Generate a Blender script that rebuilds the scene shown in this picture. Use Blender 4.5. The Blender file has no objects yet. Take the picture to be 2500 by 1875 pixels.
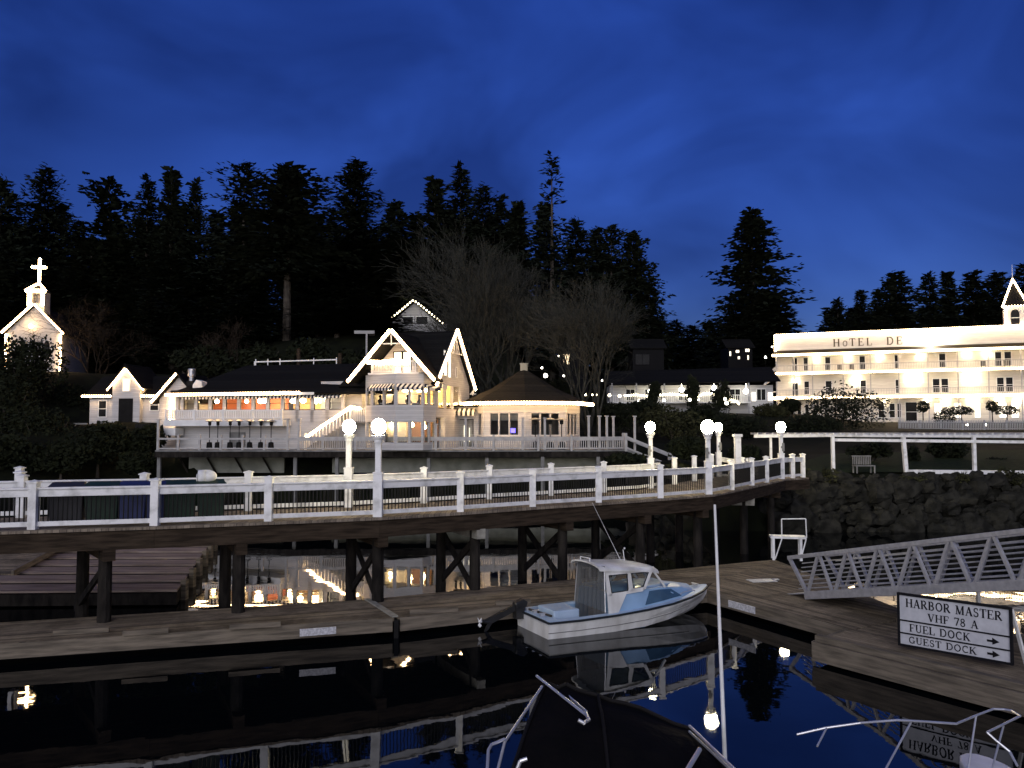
import bpy, math, random
import numpy as np
from mathutils import Matrix, Vector, noise
random.seed(7)
R = math.radians
SC = bpy.context.scene
COL = SC.collection
# ------------------------------------------------------------------ camera
F, CX, CY, HOR, EYE = 2030.0, 1250.0, 937.5, 1044.0, 5.4
PITCH = math.atan((HOR - CY) / F)
cam_data = bpy.data.cameras.new("camera")
cam_data.sensor_width = 36.0
cam_data.lens = 36.0 * F / 2500.0
cam_data.clip_start = 0.1
cam_data.clip_end = 4000.0
cam = bpy.data.objects.new("camera", cam_data)
cam.location = (0, 0, EYE)
cam.rotation_euler = (math.pi / 2 + PITCH, 0, 0)
COL.objects.link(cam)
SC.camera = cam
# ------------------------------------------------------------------ dusk sky
world = bpy.data.worlds.new("World")
SC.world = world
world.use_nodes = True
wn, wl = world.node_tree.nodes, world.node_tree.links
bg = wn["Background"]
sky = wn.new("ShaderNodeTexSky")
sky.sky_type = 'NISHITA'
sky.sun_disc = False
sky.sun_elevation = R(2.0)
sky.sun_rotation = R(190)
sky.air_density, sky.dust_density, sky.ozone_density = 1.0, 0.5, 3.0
tc = wn.new("ShaderNodeTexCoord")
mp = wn.new("ShaderNodeMapping")
mp.inputs['Scale'].default_value = (1.1, 1.2, 1.8)
mp.inputs['Rotation'].default_value = (0.1, -0.55, 0.2)
wl.new(tc.outputs['Generated'], mp.inputs['Vector'])
nz = wn.new("ShaderNodeTexNoise")
nz.inputs['Scale'].default_value = 3.1
nz.inputs['Detail'].default_value = 4.0
nz.inputs['Roughness'].default_value = 0.45
nz.inputs['Distortion'].default_value = 0.6
wl.new(mp.outputs['Vector'], nz.inputs['Vector'])
rp = wn.new("ShaderNodeValToRGB")
rp.color_ramp.elements[0].position = 0.36
rp.color_ramp.elements[0].color = (0.20, 0.215, 0.25, 1)
rp.color_ramp.elements[1].position = 0.72
rp.color_ramp.elements[1].color = (0.50, 0.53, 0.56, 1)
wl.new(nz.outputs['Fac'], rp.inputs['Fac'])
tint = wn.new("ShaderNodeMix"); tint.data_type = 'RGBA'; tint.blend_type = 'MULTIPLY'
tint.inputs['Factor'].default_value = 1.0
tint.inputs[7].default_value = (0.56, 0.70, 1.88, 1)
wl.new(sky.outputs['Color'], tint.inputs[6])
cl = wn.new("ShaderNodeMix"); cl.data_type = 'RGBA'; cl.blend_type = 'MULTIPLY'
cl.inputs['Factor'].default_value = 1.0
wl.new(tint.outputs[2], cl.inputs[6])
wl.new(rp.outputs['Color'], cl.inputs[7])
wl.new(cl.outputs[2], bg.inputs['Color'])
bg.inputs['Strength'].default_value = 0.15
# last glow of the western sky behind the photographer
sun_data = bpy.data.lights.new("sun", 'SUN')
sun_data.energy = 1.2
sun_data.angle = R(70)
sun_data.color = (1.0, 0.97, 0.97)
sun = bpy.data.objects.new("sun", sun_data)
sun.rotation_euler = (R(78), 0, R(-10))
COL.objects.link(sun)
SC.view_settings.view_transform = 'Standard'
SC.view_settings.look = 'None'
SC.view_settings.gamma = 1.0
SC.view_settings.exposure = 1.0
SC.cycles.use_denoising = True
SC.cycles.max_bounces = 6
SC.cycles.diffuse_bounces = 2
SC.cycles.glossy_bounces = 4
SC.cycles.transmission_bounces = 4
SC.cycles.transparent_max_bounces = 10
SC.cycles.sample_clamp_indirect = 6.0
SC.cycles.caustics_reflective = False
SC.cycles.caustics_refractive = False
# ------------------------------------------------------------------ helpers
def P(px, py, d):
    """point at distance d (along +Y) seen at photograph pixel px, py"""
    b = (CY - py) / F
    yv = math.cos(PITCH) - math.sin(PITCH) * b
    zv = math.sin(PITCH) + math.cos(PITCH) * b
    k = d / yv
    return Vector(((px - CX) / F * k, d, EYE + zv * k))
def G(px, py, z):
    b = (CY - py) / F
    yv = math.cos(PITCH) - math.sin(PITCH) * b
    zv = math.sin(PITCH) + math.cos(PITCH) * b
    k = (z - EYE) / zv
    return Vector(((px - CX) / F * k, yv * k, z))
def V(*a): return Vector(a)
ROOT = {}
def thing(name, label, cat, loc=(0, 0, 0), rz=0.0, group=None, sc=None):
    o = bpy.data.objects.new(name, None)
    COL.objects.link(o)
    o.empty_display_size = 0.2
    o.location = loc
    o.rotation_euler = (0, 0, rz)
    M = Matrix.Translation(Vector(loc)) @ Matrix.Rotation(rz, 4, 'Z')
    if sc is not None:
        o.scale = sc
    ROOT[o.name] = M
    o['label'] = label; o['category'] = cat
    if group: o['group'] = group
    return o
def tag(o, label=None, cat=None, group=None, kind=None):
    if label: o['label'] = label
    if cat: o['category'] = cat
    if group: o['group'] = group
    if kind: o['kind'] = kind
    return o
def kids(o): return list(o.children)
def copy_tree(o, parent=None):
    c = o.copy(); COL.objects.link(c)
    if parent is not None: c.parent = parent
    for ch in kids(o): copy_tree(ch, c)
    return c
def dup(o, loc, rz=0.0, label=None, sc=None, group=None):
    c = copy_tree(o)
    c.location = loc; c.rotation_euler = (0, 0, rz)
    if sc is not None: c.scale = sc
    if label: c['label'] = label
    if group: c['group'] = group
    return c
class MB:
    def __init__(s, T=None):
        s.v = []; s.f = []; s.mi = []; s.cur = 0; s.T = T; s.mats = []
    def add(s, vs, fs):
        n = len(s.v)
        T = s.T
        s.v.extend([(T @ Vector(p)) if T is not None else Vector(p) for p in vs])
        for f in fs:
            s.f.append([i + n for i in f]); s.mi.append(s.cur)
        return s
    def box(s, x0, x1, y0, y1, z0, z1):
        return s.add([(x0,y0,z0),(x1,y0,z0),(x1,y1,z0),(x0,y1,z0),(x0,y0,z1),(x1,y0,z1),(x1,y1,z1),(x0,y1,z1)],
                     [(3,2,1,0),(4,5,6,7),(0,1,5,4),(1,2,6,5),(2,3,7,6),(3,0,4,7)])
    def beam(s, a, b, w, h, up=None):
        a, b = Vector(a), Vector(b)
        d = (b - a)
        if d.length < 1e-6: return s
        d.normalize()
        up = Vector(up) if up is not None else (Vector((0,0,1)) if abs(d.z) < 0.95 else Vector((0,1,0)))
        sd = d.cross(up).normalized(); u = sd.cross(d).normalized()
        q = [sd*(-w/2)+u*(-h/2), sd*(w/2)+u*(-h/2), sd*(w/2)+u*(h/2), sd*(-w/2)+u*(h/2)]
        return s.add([a+k for k in q]+[b+k for k in q], [(3,2,1,0),(4,5,6,7),(0,1,5,4),(1,2,6,5),(2,3,7,6),(3,0,4,7)])
    def tube(s, a, b, r0, r1=None, n=8, caps=True):
        a, b = Vector(a), Vector(b); r1 = r0 if r1 is None else r1
        d = b - a
        if d.length < 1e-6: return s
        d.normalize()
        up = Vector((0,0,1)) if abs(d.z) < 0.9 else Vector((1,0,0))
        e1 = d.cross(up).normalized(); e2 = d.cross(e1)
        vs = []
        for c, r in ((a, r0), (b, r1)):
            for i in range(n):
                t = 2*math.pi*i/n
                vs.append(c + e1*(r*math.cos(t)) + e2*(r*math.sin(t)))
        fs = [(i, (i+1) % n, n+(i+1) % n, n+i) for i in range(n)]
        if caps: fs += [tuple(range(n-1,-1,-1)), tuple(range(n, 2*n))]
        return s.add(vs, fs)
    def path(s, pts, r, n=6, r1=None):
        m = len(pts)-1
        for i in range(m):
            ra = r if r1 is None else r+(r1-r)*i/m
            rb = r if r1 is None else r+(r1-r)*(i+1)/m
            s.tube(pts[i], pts[i+1], ra, rb, n)
        return s
    def prism(s, poly, z0, z1):
        n = len(poly)
        vs = [(p[0],p[1],z0) for p in poly]+[(p[0],p[1],z1) for p in poly]
        return s.add(vs, [tuple(range(n-1,-1,-1)), tuple(range(n,2*n))]+[(i,(i+1)%n,n+(i+1)%n,n+i) for i in range(n)])
    def extr(s, pts, vec):
        n = len(pts); vec = Vector(vec)
        pts = [Vector(p) for p in pts]
        return s.add(pts+[p+vec for p in pts], [tuple(range(n-1,-1,-1)), tuple(range(n,2*n))]+[(i,(i+1)%n,n+(i+1)%n,n+i) for i in range(n)])
    def quad(s, *p): return s.add(p, [tuple(range(len(p)))])
    def lathe(s, prof, c=(0,0,0), n=12):
        c = Vector(c); vs = []; fs = []
        for r, z in prof:
            for i in range(n):
                t = 2*math.pi*i/n
                vs.append(c+Vector((r*math.cos(t), r*math.sin(t), z)))
        for j in range(len(prof)-1):
            for i in range(n):
                fs.append((j*n+i, j*n+(i+1)%n, (j+1)*n+(i+1)%n, (j+1)*n+i))
        fs.append(tuple(range(n-1,-1,-1))); k = (len(prof)-1)*n
        fs.append(tuple(range(k, k+n)))
        return s.add(vs, fs)
    def ball(s, c, r, n=12, m=8, sq=(1,1,1)):
        c = Vector(c)
        vs = [c+Vector((0,0,-r*sq[2]))]; fs = []
        for j in range(1, m):
            a = -math.pi/2+math.pi*j/m
            for i in range(n):
                t = 2*math.pi*i/n
                vs.append(c+Vector((r*sq[0]*math.cos(a)*math.cos(t), r*sq[1]*math.cos(a)*math.sin(t), r*sq[2]*math.sin(a))))
        vs.append(c+Vector((0,0,r*sq[2])))
        for i in range(n): fs.append((0, 1+(i+1)%n, 1+i))
        for j in range(m-2):
            for i in range(n):
                a = 1+j*n
                fs.append((a+i, a+(i+1)%n, a+n+(i+1)%n, a+n+i))
        a = 1+(m-2)*n
        for i in range(n): fs.append((a+i, a+(i+1)%n, len(vs)-1))
        return s.add(vs, fs)
    def octa(s, c, r):
        c = Vector(c)
        return s.add([c+Vector(p)*r for p in ((1,0,0),(0,1,0),(-1,0,0),(0,-1,0),(0,0,1.2),(0,0,-1.2))],
                     [(0,1,4),(1,2,4),(2,3,4),(3,0,4),(1,0,5),(2,1,5),(3,2,5),(0,3,5)])
    def build(s, name, mat, parent=None, world=False, smooth=False, bevel=0.0):
        me = bpy.data.meshes.new(name)
        vs = s.v
        if parent is not None and world:
            Mi = ROOT[parent.name].inverted()
            vs = [Mi @ p for p in vs]
        me.from_pydata([tuple(p) for p in vs], [], s.f)
        for m in (mat if isinstance(mat, (list, tuple)) else [mat]): me.materials.append(m)
        if isinstance(mat, (list, tuple)): me.polygons.foreach_set('material_index', s.mi)
        if smooth: me.polygons.foreach_set('use_smooth', [True]*len(me.polygons))
        me.update()
        o = bpy.data.objects.new(name, me)
        COL.objects.link(o)
        if parent is not None:
            o.parent = parent
            if parent.name in ROOT: ROOT[o.name] = ROOT[parent.name]
        if bevel:
            b = o.modifiers.new('bevel', 'BEVEL'); b.width = bevel; b.segments = 2; b.limit_method = 'ANGLE'
        return o
# ------------------------------------------------------------------ materials
def new_mat(name):
    m = bpy.data.materials.new(name); m.use_nodes = True
    return m, m.node_tree.nodes, m.node_tree.links, m.node_tree.nodes['Principled BSDF']
def mat(name, col, col2=None, rough=0.6, scale=3.0, bump=0.0, bscale=None, metal=0.0, stretch=(1,1,1), spec=0.08, detail=5.0, lo=0.35, hi=0.65, coat=0.0):
    m, n, l, b = new_mat(name)
    b.inputs['Roughness'].default_value = rough
    b.inputs['Metallic'].default_value = metal
    b.inputs['Specular IOR Level'].default_value = spec
    if coat: b.inputs['Coat Weight'].default_value = coat
    t = n.new('ShaderNodeTexCoord'); mp = n.new('ShaderNodeMapping')
    mp.inputs['Scale'].default_value = stretch
    l.new(t.outputs['Object'], mp.inputs['Vector'])
    z = n.new('ShaderNodeTexNoise'); z.inputs['Scale'].default_value = scale; z.inputs['Detail'].default_value = detail
    l.new(mp.outputs['Vector'], z.inputs['Vector'])
    r = n.new('ShaderNodeValToRGB')
    r.color_ramp.elements[0].position = lo; r.color_ramp.elements[1].position = hi
    c2 = col2 if col2 else tuple(c*0.82 for c in col)
    r.color_ramp.elements[0].color = (*c2, 1); r.color_ramp.elements[1].color = (*col, 1)
    l.new(z.outputs['Fac'], r.inputs['Fac'])
    l.new(r.outputs['Color'], b.inputs['Base Color'])
    if bump:
        z2 = n.new('ShaderNodeTexNoise'); z2.inputs['Scale'].default_value = bscale or scale*4; z2.inputs['Detail'].default_value = 4
        l.new(mp.outputs['Vector'], z2.inputs['Vector'])
        bp = n.new('ShaderNodeBump'); bp.inputs['Strength'].default_value = bump; bp.inputs['Distance'].default_value = 0.05
        l.new(z2.outputs['Fac'], bp.inputs['Height']); l.new(bp.outputs['Normal'], b.inputs['Normal'])
    return m
def lined(name, col, col2, pitch, axis='Z', rough=0.6, depth=0.6, noise_scale=2.0, gap=0.12, gapcol=None, spec=0.08, stain=0.0):
    """boards or courses of the given pitch across one axis, with streaky colour"""
    m, n, l, b = new_mat(name)
    b.inputs['Roughness'].default_value = rough
    b.inputs['Specular IOR Level'].default_value = spec
    t = n.new('ShaderNodeTexCoord'); sp = n.new('ShaderNodeSeparateXYZ')
    l.new(t.outputs['Object'], sp.inputs['Vector'])
    dv = n.new('ShaderNodeMath'); dv.operation = 'DIVIDE'; dv.inputs[1].default_value = pitch
    l.new(sp.outputs[axis], dv.inputs[0])
    fr = n.new('ShaderNodeMath'); fr.operation = 'FRACT'; l.new(dv.outputs[0], fr.inputs[0])
    fl = n.new('ShaderNodeMath'); fl.operation = 'FLOOR'; l.new(dv.outputs[0], fl.inputs[0])
    wn_ = n.new('ShaderNodeTexWhiteNoise'); wn_.noise_dimensions = '1D'; l.new(fl.outputs[0], wn_.inputs['W'])
    mp = n.new('ShaderNodeMapping'); s = {'X': (8,1,1), 'Y': (1,8,1), 'Z': (1,1,8)}[axis]
    mp.inputs['Scale'].default_value = s
    l.new(t.outputs['Object'], mp.inputs['Vector'])
    z = n.new('ShaderNodeTexNoise'); z.inputs['Scale'].default_value = noise_scale; z.inputs['Detail'].default_value = 6
    l.new(mp.outputs['Vector'], z.inputs['Vector'])
    ad = n.new('ShaderNodeMath'); ad.operation = 'ADD'; l.new(z.outputs['Fac'], ad.inputs[0])
    mu = n.new('ShaderNodeMath'); mu.operation = 'MULTIPLY_ADD'; mu.inputs[1].default_value = 0.4; mu.inputs[2].default_value = -0.2
    l.new(wn_.outputs['Value'], mu.inputs[0]); l.new(mu.outputs[0], ad.inputs[1])
    r = n.new('ShaderNodeValToRGB'); r.color_ramp.elements[0].position = 0.3; r.color_ramp.elements[1].position = 0.7
    r.color_ramp.elements[0].color = (*col2, 1); r.color_ramp.elements[1].color = (*col, 1)
    l.new(ad.outputs[0], r.inputs['Fac'])
    g = n.new('ShaderNodeMath'); g.operation = 'GREATER_THAN'; g.inputs[1].default_value = gap; l.new(fr.outputs[0], g.inputs[0])
    mx = n.new('ShaderNodeMix'); mx.data_type = 'RGBA'
    l.new(g.outputs[0], mx.inputs['Factor']); mx.inputs[6].default_value = (*(gapcol or tuple(c*0.35 for c in col2)), 1)
    l.new(r.outputs['Color'], mx.inputs[7])
    if stain:
        zs = n.new('ShaderNodeTexNoise'); zs.inputs['Scale'].default_value = 0.9; zs.inputs['Detail'].default_value = 7; zs.inputs['Roughness'].default_value = 0.65
        l.new(t.outputs['Object'], zs.inputs['Vector'])
        rs = n.new('ShaderNodeValToRGB'); rs.color_ramp.elements[0].position = 0.40; rs.color_ramp.elements[1].position = 0.58
        k = 1-stain; rs.color_ramp.elements[0].color = (k,k,k,1); l.new(zs.outputs['Fac'], rs.inputs['Fac'])
        ms = n.new('ShaderNodeMix'); ms.data_type = 'RGBA'; ms.blend_type = 'MULTIPLY'; ms.inputs['Factor'].default_value = 1.0
        l.new(mx.outputs[2], ms.inputs[6]); l.new(rs.outputs['Color'], ms.inputs[7]); l.new(ms.outputs[2], b.inputs['Base Color'])
    else: l.new(mx.outputs[2], b.inputs['Base Color'])
    bp = n.new('ShaderNodeBump'); bp.inputs['Strength'].default_value = depth; bp.inputs['Distance'].default_value = 0.02
    l.new(fr.outputs[0], bp.inputs['Height']); l.new(bp.outputs['Normal'], b.inputs['Normal'])
    return m
def glow(name, col, strength):
    m, n, l, b = new_mat(name)
    b.inputs['Base Color'].default_value = (0.8,0.8,0.8,1)
    b.inputs['Emission Color'].default_value = (*col, 1)
    b.inputs['Emission Strength'].default_value = strength
    return m
M = {}
M['white'] = mat('white_paint', (0.80,0.80,0.78), (0.68,0.68,0.66), 0.45, 1.5, 0.05, 20, spec=0.35)
M['rail_white'] = mat('white_rail_paint', (0.80,0.80,0.79), (0.50,0.50,0.48), 0.4, 3.2, 0.10, 30, lo=0.28, hi=0.52, spec=0.4)
M['siding'] = lined('white_siding', (0.56,0.55,0.54), (0.47,0.46,0.45), 0.16, 'Z', 0.55, 0.5, 1.2, 0.08, (0.34,0.33,0.32))
M['siding_hotel'] = lined('cream_hotel_siding', (0.76,0.72,0.64), (0.64,0.60,0.53), 0.2, 'Z', 0.55, 0.5, 1.2, 0.08, (0.5,0.47,0.42))
M['siding_gray'] = lined('gray_siding', (0.42,0.42,0.41), (0.34,0.34,0.34), 0.16, 'Z', 0.6, 0.5)
M['roof'] = lined('dark_shingle', (0.012,0.012,0.012), (0.007,0.007,0.0075), 0.14, 'Z', 0.9, 0.8, 5)
M['roof_warm'] = lined('brown_shingle', (0.034,0.029,0.022), (0.018,0.016,0.012), 0.13, 'Z', 0.9, 0.8, 5)
M['black'] = mat('black_metal', (0.012,0.012,0.012), None, 0.45)
M['dark'] = mat('dark_panel', (0.010,0.010,0.010), (0.006,0.006,0.006), 0.7, spec=0.1)
M['pane'] = mat('dark_pane', (0.012,0.012,0.013), (0.006,0.006,0.007), 0.12, 1.0, spec=0.06)
M['deck'] = lined('pier_deck_board', (0.30,0.25,0.19), (0.16,0.13,0.10), 0.15, 'X', 0.75, 0.8, 3, 0.06, (0.03,0.03,0.03), stain=0.3)
M['fascia'] = mat('weathered_brown_beam', (0.055,0.040,0.027), (0.022,0.016,0.011), 0.8, 3, 0.3, 14, stretch=(0.5,0.5,5))
M['piling'] = mat('creosote_piling', (0.030,0.026,0.022), (0.010,0.009,0.008), 0.85, 4, 0.5, 18, stretch=(1,1,0.35))
M['pale_wood'] = mat('pale_beam_end', (0.34,0.33,0.28), (0.22,0.21,0.18), 0.8, 5, 0.2)
M['dock'] = lined('dock_board', (0.29,0.235,0.165), (0.12,0.098,0.072), 0.145, 'Y', 0.85, 0.7, 7, 0.05, (0.02,0.018,0.015), stain=0.45)
M['dock_side'] = mat('dock_fascia', (0.22,0.185,0.14), (0.105,0.09,0.07), 0.85, 3, 0.3, 14, stretch=(0.4,0.4,4))
M['rub'] = mat('black_rubber', (0.012,0.012,0.012), None, 0.7)
M['alu'] = mat('brushed_aluminium', (0.50,0.50,0.52), (0.38,0.38,0.40), 0.45, 8, 0.05, 40, metal=0.4, spec=0.5)
M['steel'] = mat('polished_steel', (0.75,0.75,0.76), (0.62,0.62,0.63), 0.3, 5, metal=0.6, spec=0.5)
M['rock'] = mat('seawall_rock', (0.034,0.033,0.027), (0.012,0.012,0.010), 0.95, 2.2, 0.8, 7)
M['soil'] = mat('grassy_ground', (0.010,0.012,0.006), (0.005,0.006,0.004), 0.95, 0.8, 0.5, 5)
M['lawn'] = mat('lawn_grass', (0.028,0.040,0.014), (0.015,0.022,0.009), 0.95, 3.5, 0.4, 30)
M['leaf'] = mat('evergreen_needles', (0.012,0.016,0.009), (0.005,0.007,0.0045), 0.8, 1.2)
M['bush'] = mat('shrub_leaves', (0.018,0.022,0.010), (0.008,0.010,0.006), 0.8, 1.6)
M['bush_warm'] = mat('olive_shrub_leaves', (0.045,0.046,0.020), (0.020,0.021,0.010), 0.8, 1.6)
M['bark'] = mat('conifer_bark', (0.085,0.075,0.062), (0.035,0.03,0.026), 0.95, 3, 0.5, 16, stretch=(1,1,0.25))
M['twig'] = mat('bare_bark', (0.052,0.053,0.045), (0.024,0.025,0.021), 0.95, 2.5, 0.3, 16)
M['twig_brown'] = mat('brown_bare_bark', (0.035,0.026,0.019), (0.018,0.014,0.011), 0.95, 2.5)
M['hull'] = mat('white_gelcoat', (0.86,0.86,0.83), (0.58,0.57,0.53), 0.3, 2.2, stretch=(1,1,0.3), coat=0.3, spec=0.5)
M['blue'] = mat('pale_blue_gelcoat', (0.30,0.47,0.68), (0.24,0.39,0.58), 0.35, 1.8, coat=0.2, spec=0.5)
M['deckblue'] = mat('faded_blue_gelcoat', (0.46,0.58,0.72), (0.36,0.48,0.62), 0.45, 2.0, spec=0.4)
M['teal'] = mat('teal_tinted_window', (0.055,0.12,0.20), (0.04,0.09,0.155), 0.2, 2, spec=0.5)
M['strake'] = mat('dark_rub_rail', (0.02,0.025,0.03), None, 0.5, spec=0.3)
M['waterline'] = mat('antifouling_paint', (0.018,0.02,0.018), None, 0.6)
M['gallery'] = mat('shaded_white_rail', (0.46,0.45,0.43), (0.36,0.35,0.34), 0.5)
M['float_board'] = mat('old_pinkish_board', (0.32,0.255,0.215), (0.16,0.125,0.105), 0.85, 3, 0.3, 12, stretch=(0.3,3,1))
M['farwall'] = mat('dim_house_wall', (0.006,0.006,0.007), None, 0.7)
M['canvas'] = mat('dark_boat_canvas', (0.006,0.005,0.005), (0.003,0.003,0.003), 0.9, 3, 0.3, 10, spec=0.08)
M['seam'] = mat('canvas_piping', (0.014,0.013,0.013), None, 0.8)
M['gear'] = mat('dark_outboard_paint', (0.025,0.025,0.026), (0.012,0.012,0.012), 0.4, spec=0.4)
M['stone'] = mat('pale_concrete_wall', (0.30,0.31,0.27), (0.20,0.21,0.18), 0.9, 1.2, 0.25, 9)
M['concrete'] = mat('grey_concrete', (0.24,0.24,0.23), (0.15,0.15,0.145), 0.9, 1.5, 0.2, 9)
M['inner'] = mat('orange_dining_wall', (0.55,0.20,0.10), (0.45,0.15,0.08), 0.8, 0.5)
M['inner_y'] = mat('yellow_dining_wall', (0.75,0.55,0.30), (0.65,0.45,0.24), 0.8, 0.5)
M['floor_in'] = mat('dining_carpet', (0.16,0.09,0.06), None, 0.9)
M['tin'] = mat('galvanised_steel', (0.45,0.46,0.48), (0.3,0.31,0.33), 0.35, 5, metal=0.8, spec=0.5)
M['bin_blue'] = mat('blue_plastic', (0.02,0.03,0.11), (0.012,0.018,0.07), 0.5, 3, spec=0.4)
M['bin_green'] = mat('green_plastic', (0.015,0.035,0.022), (0.008,0.02,0.014), 0.5, 3, spec=0.3)
M['bin_gray'] = mat('grey_plastic', (0.03,0.03,0.034), None, 0.5, 3, spec=0.3)
M['black_cloth'] = mat('dark_clothing', (0.02,0.018,0.02), None, 0.9)
M['skin'] = mat('skin_tone', (0.45,0.28,0.2), None, 0.6)
M['ink'] = mat('black_lettering', (0.012,0.012,0.014), None, 0.6)
M['gilt'] = mat('brown_lettering', (0.10,0.08,0.05), None, 0.5)
M['signwhite'] = mat('white_sign_board', (0.56,0.57,0.60), (0.46,0.47,0.50), 0.5, 5, spec=0.3)
M['plate'] = mat('pale_label_plate', (0.62,0.62,0.64), (0.40,0.40,0.42), 0.4, 18, lo=0.4, hi=0.6, spec=0.4)
M['bulb'] = glow('warm_bulb', (1.0,0.62,0.29), 19.0)
M['bulb_hotel'] = glow('warm_hotel_bulb', (1.0,0.70,0.38), 14.0)
M['bulb_soft'] = glow('single_bulb', (1.0,0.86,0.55), 9.0)
M['globe'] = glow('lamp_globe', (1.0,0.86,0.52), 95.0)
M['sconce'] = glow('porch_lamp', (1.0,0.80,0.52), 60.0)
M['flood'] = glow('flood_lamp', (1.0,0.88,0.68), 150.0)
M['cool'] = glow('white_porch_lamp', (1.0,0.93,0.78), 9.0)
M['pendant'] = glow('dining_lamp', (1.0,0.66,0.30), 42.0)
M['litpane'] = glow('lit_window_pane', (1.0,0.72,0.38), 1.3)
M['litpale'] = glow('pale_lit_pane', (1.0,0.86,0.64), 1.6)
M['screen'] = glow('blue_screen', (0.12,0.08,1.0), 2.0)
M['teal_lit'] = glow('teal_lit_glass', (0.15,0.75,0.62), 0.6)
def glass_mat():
    m, n, l, b = new_mat('window_glass')
    o = n['Material Output']
    n.remove(b)
    tr = n.new('ShaderNodeBsdfTransparent'); gl = n.new('ShaderNodeBsdfGlossy')
    tr.inputs['Color'].default_value = (0.9,0.92,0.9,1); gl.inputs['Roughness'].default_value = 0.03
    fr = n.new('ShaderNodeFresnel'); fr.inputs['IOR'].default_value = 1.45
    mx = n.new('ShaderNodeMixShader'); l.new(fr.outputs[0], mx.inputs[0]); l.new(tr.outputs[0], mx.inputs[1]); l.new(gl.outputs[0], mx.inputs[2])
    l.new(mx.outputs[0], o.inputs['Surface'])
    return m
M['glass'] = glass_mat()
def vinyl_mat():
    m, n, l, b = new_mat('smoky_vinyl')
    o = n['Material Output']
    tr = n.new('ShaderNodeBsdfTransparent'); tr.inputs['Color'].default_value = (0.55,0.56,0.55,1)
    b.inputs['Base Color'].default_value = (0.16,0.16,0.16,1); b.inputs['Roughness'].default_value = 0.18
    mx = n.new('ShaderNodeMixShader'); mx.inputs[0].default_value = 0.5
    l.new(tr.outputs[0], mx.inputs[1]); l.new(b.outputs[0], mx.inputs[2]); l.new(mx.outputs[0], o.inputs['Surface'])
    return m
M['vinyl'] = vinyl_mat()
def stripe_mat(name, a, c, pitch, axis):
    m, n, l, b = new_mat(name)
    t = n.new('ShaderNodeTexCoord'); sp = n.new('ShaderNodeSeparateXYZ'); l.new(t.outputs['Object'], sp.inputs[0])
    dv = n.new('ShaderNodeMath'); dv.operation = 'DIVIDE'; dv.inputs[1].default_value = pitch; l.new(sp.outputs[axis], dv.inputs[0])
    fr = n.new('ShaderNodeMath'); fr.operation = 'FRACT'; l.new(dv.outputs[0], fr.inputs[0])
    g = n.new('ShaderNodeMath'); g.operation = 'GREATER_THAN'; g.inputs[1].default_value = 0.5; l.new(fr.outputs[0], g.inputs[0])
    mx = n.new('ShaderNodeMix'); mx.data_type = 'RGBA'; l.new(g.outputs[0], mx.inputs['Factor'])
    mx.inputs[6].default_value = (*a,1); mx.inputs[7].default_value = (*c,1); l.new(mx.outputs[2], b.inputs['Base Color'])
    b.inputs['Roughness'].default_value = 0.8; b.inputs['Specular IOR Level'].default_value = 0.08
    return m
M['awning'] = stripe_mat('striped_awning', (0.02,0.024,0.045), (0.66,0.64,0.58), 0.30, 'X')
M['awning_big'] = stripe_mat('broad_striped_awning', (0.03,0.03,0.03), (0.70,0.66,0.55), 0.36, 'X')
def water_mat():
    m, n, l, b = new_mat('harbour_water')
    b.inputs['Base Color'].default_value = (0.002,0.003,0.004,1)
    b.inputs['Roughness'].default_value = 0.015
    b.inputs['IOR'].default_value = 1.33
    t = n.new('ShaderNodeTexCoord')
    z = n.new('ShaderNodeTexNoise'); z.inputs['Scale'].default_value = 0.6; z.inputs['Detail'].default_value = 4; z.inputs['Roughness'].default_value = 0.42
    l.new(t.outputs['Object'], z.inputs['Vector'])
    bp = n.new('ShaderNodeBump'); bp.inputs['Strength'].default_value = 0.075; bp.inputs['Distance'].default_value = 0.08
    l.new(z.outputs['Fac'], bp.inputs['Height']); l.new(bp.outputs['Normal'], b.inputs['Normal'])
    return m
M['water'] = water_mat()
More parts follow.
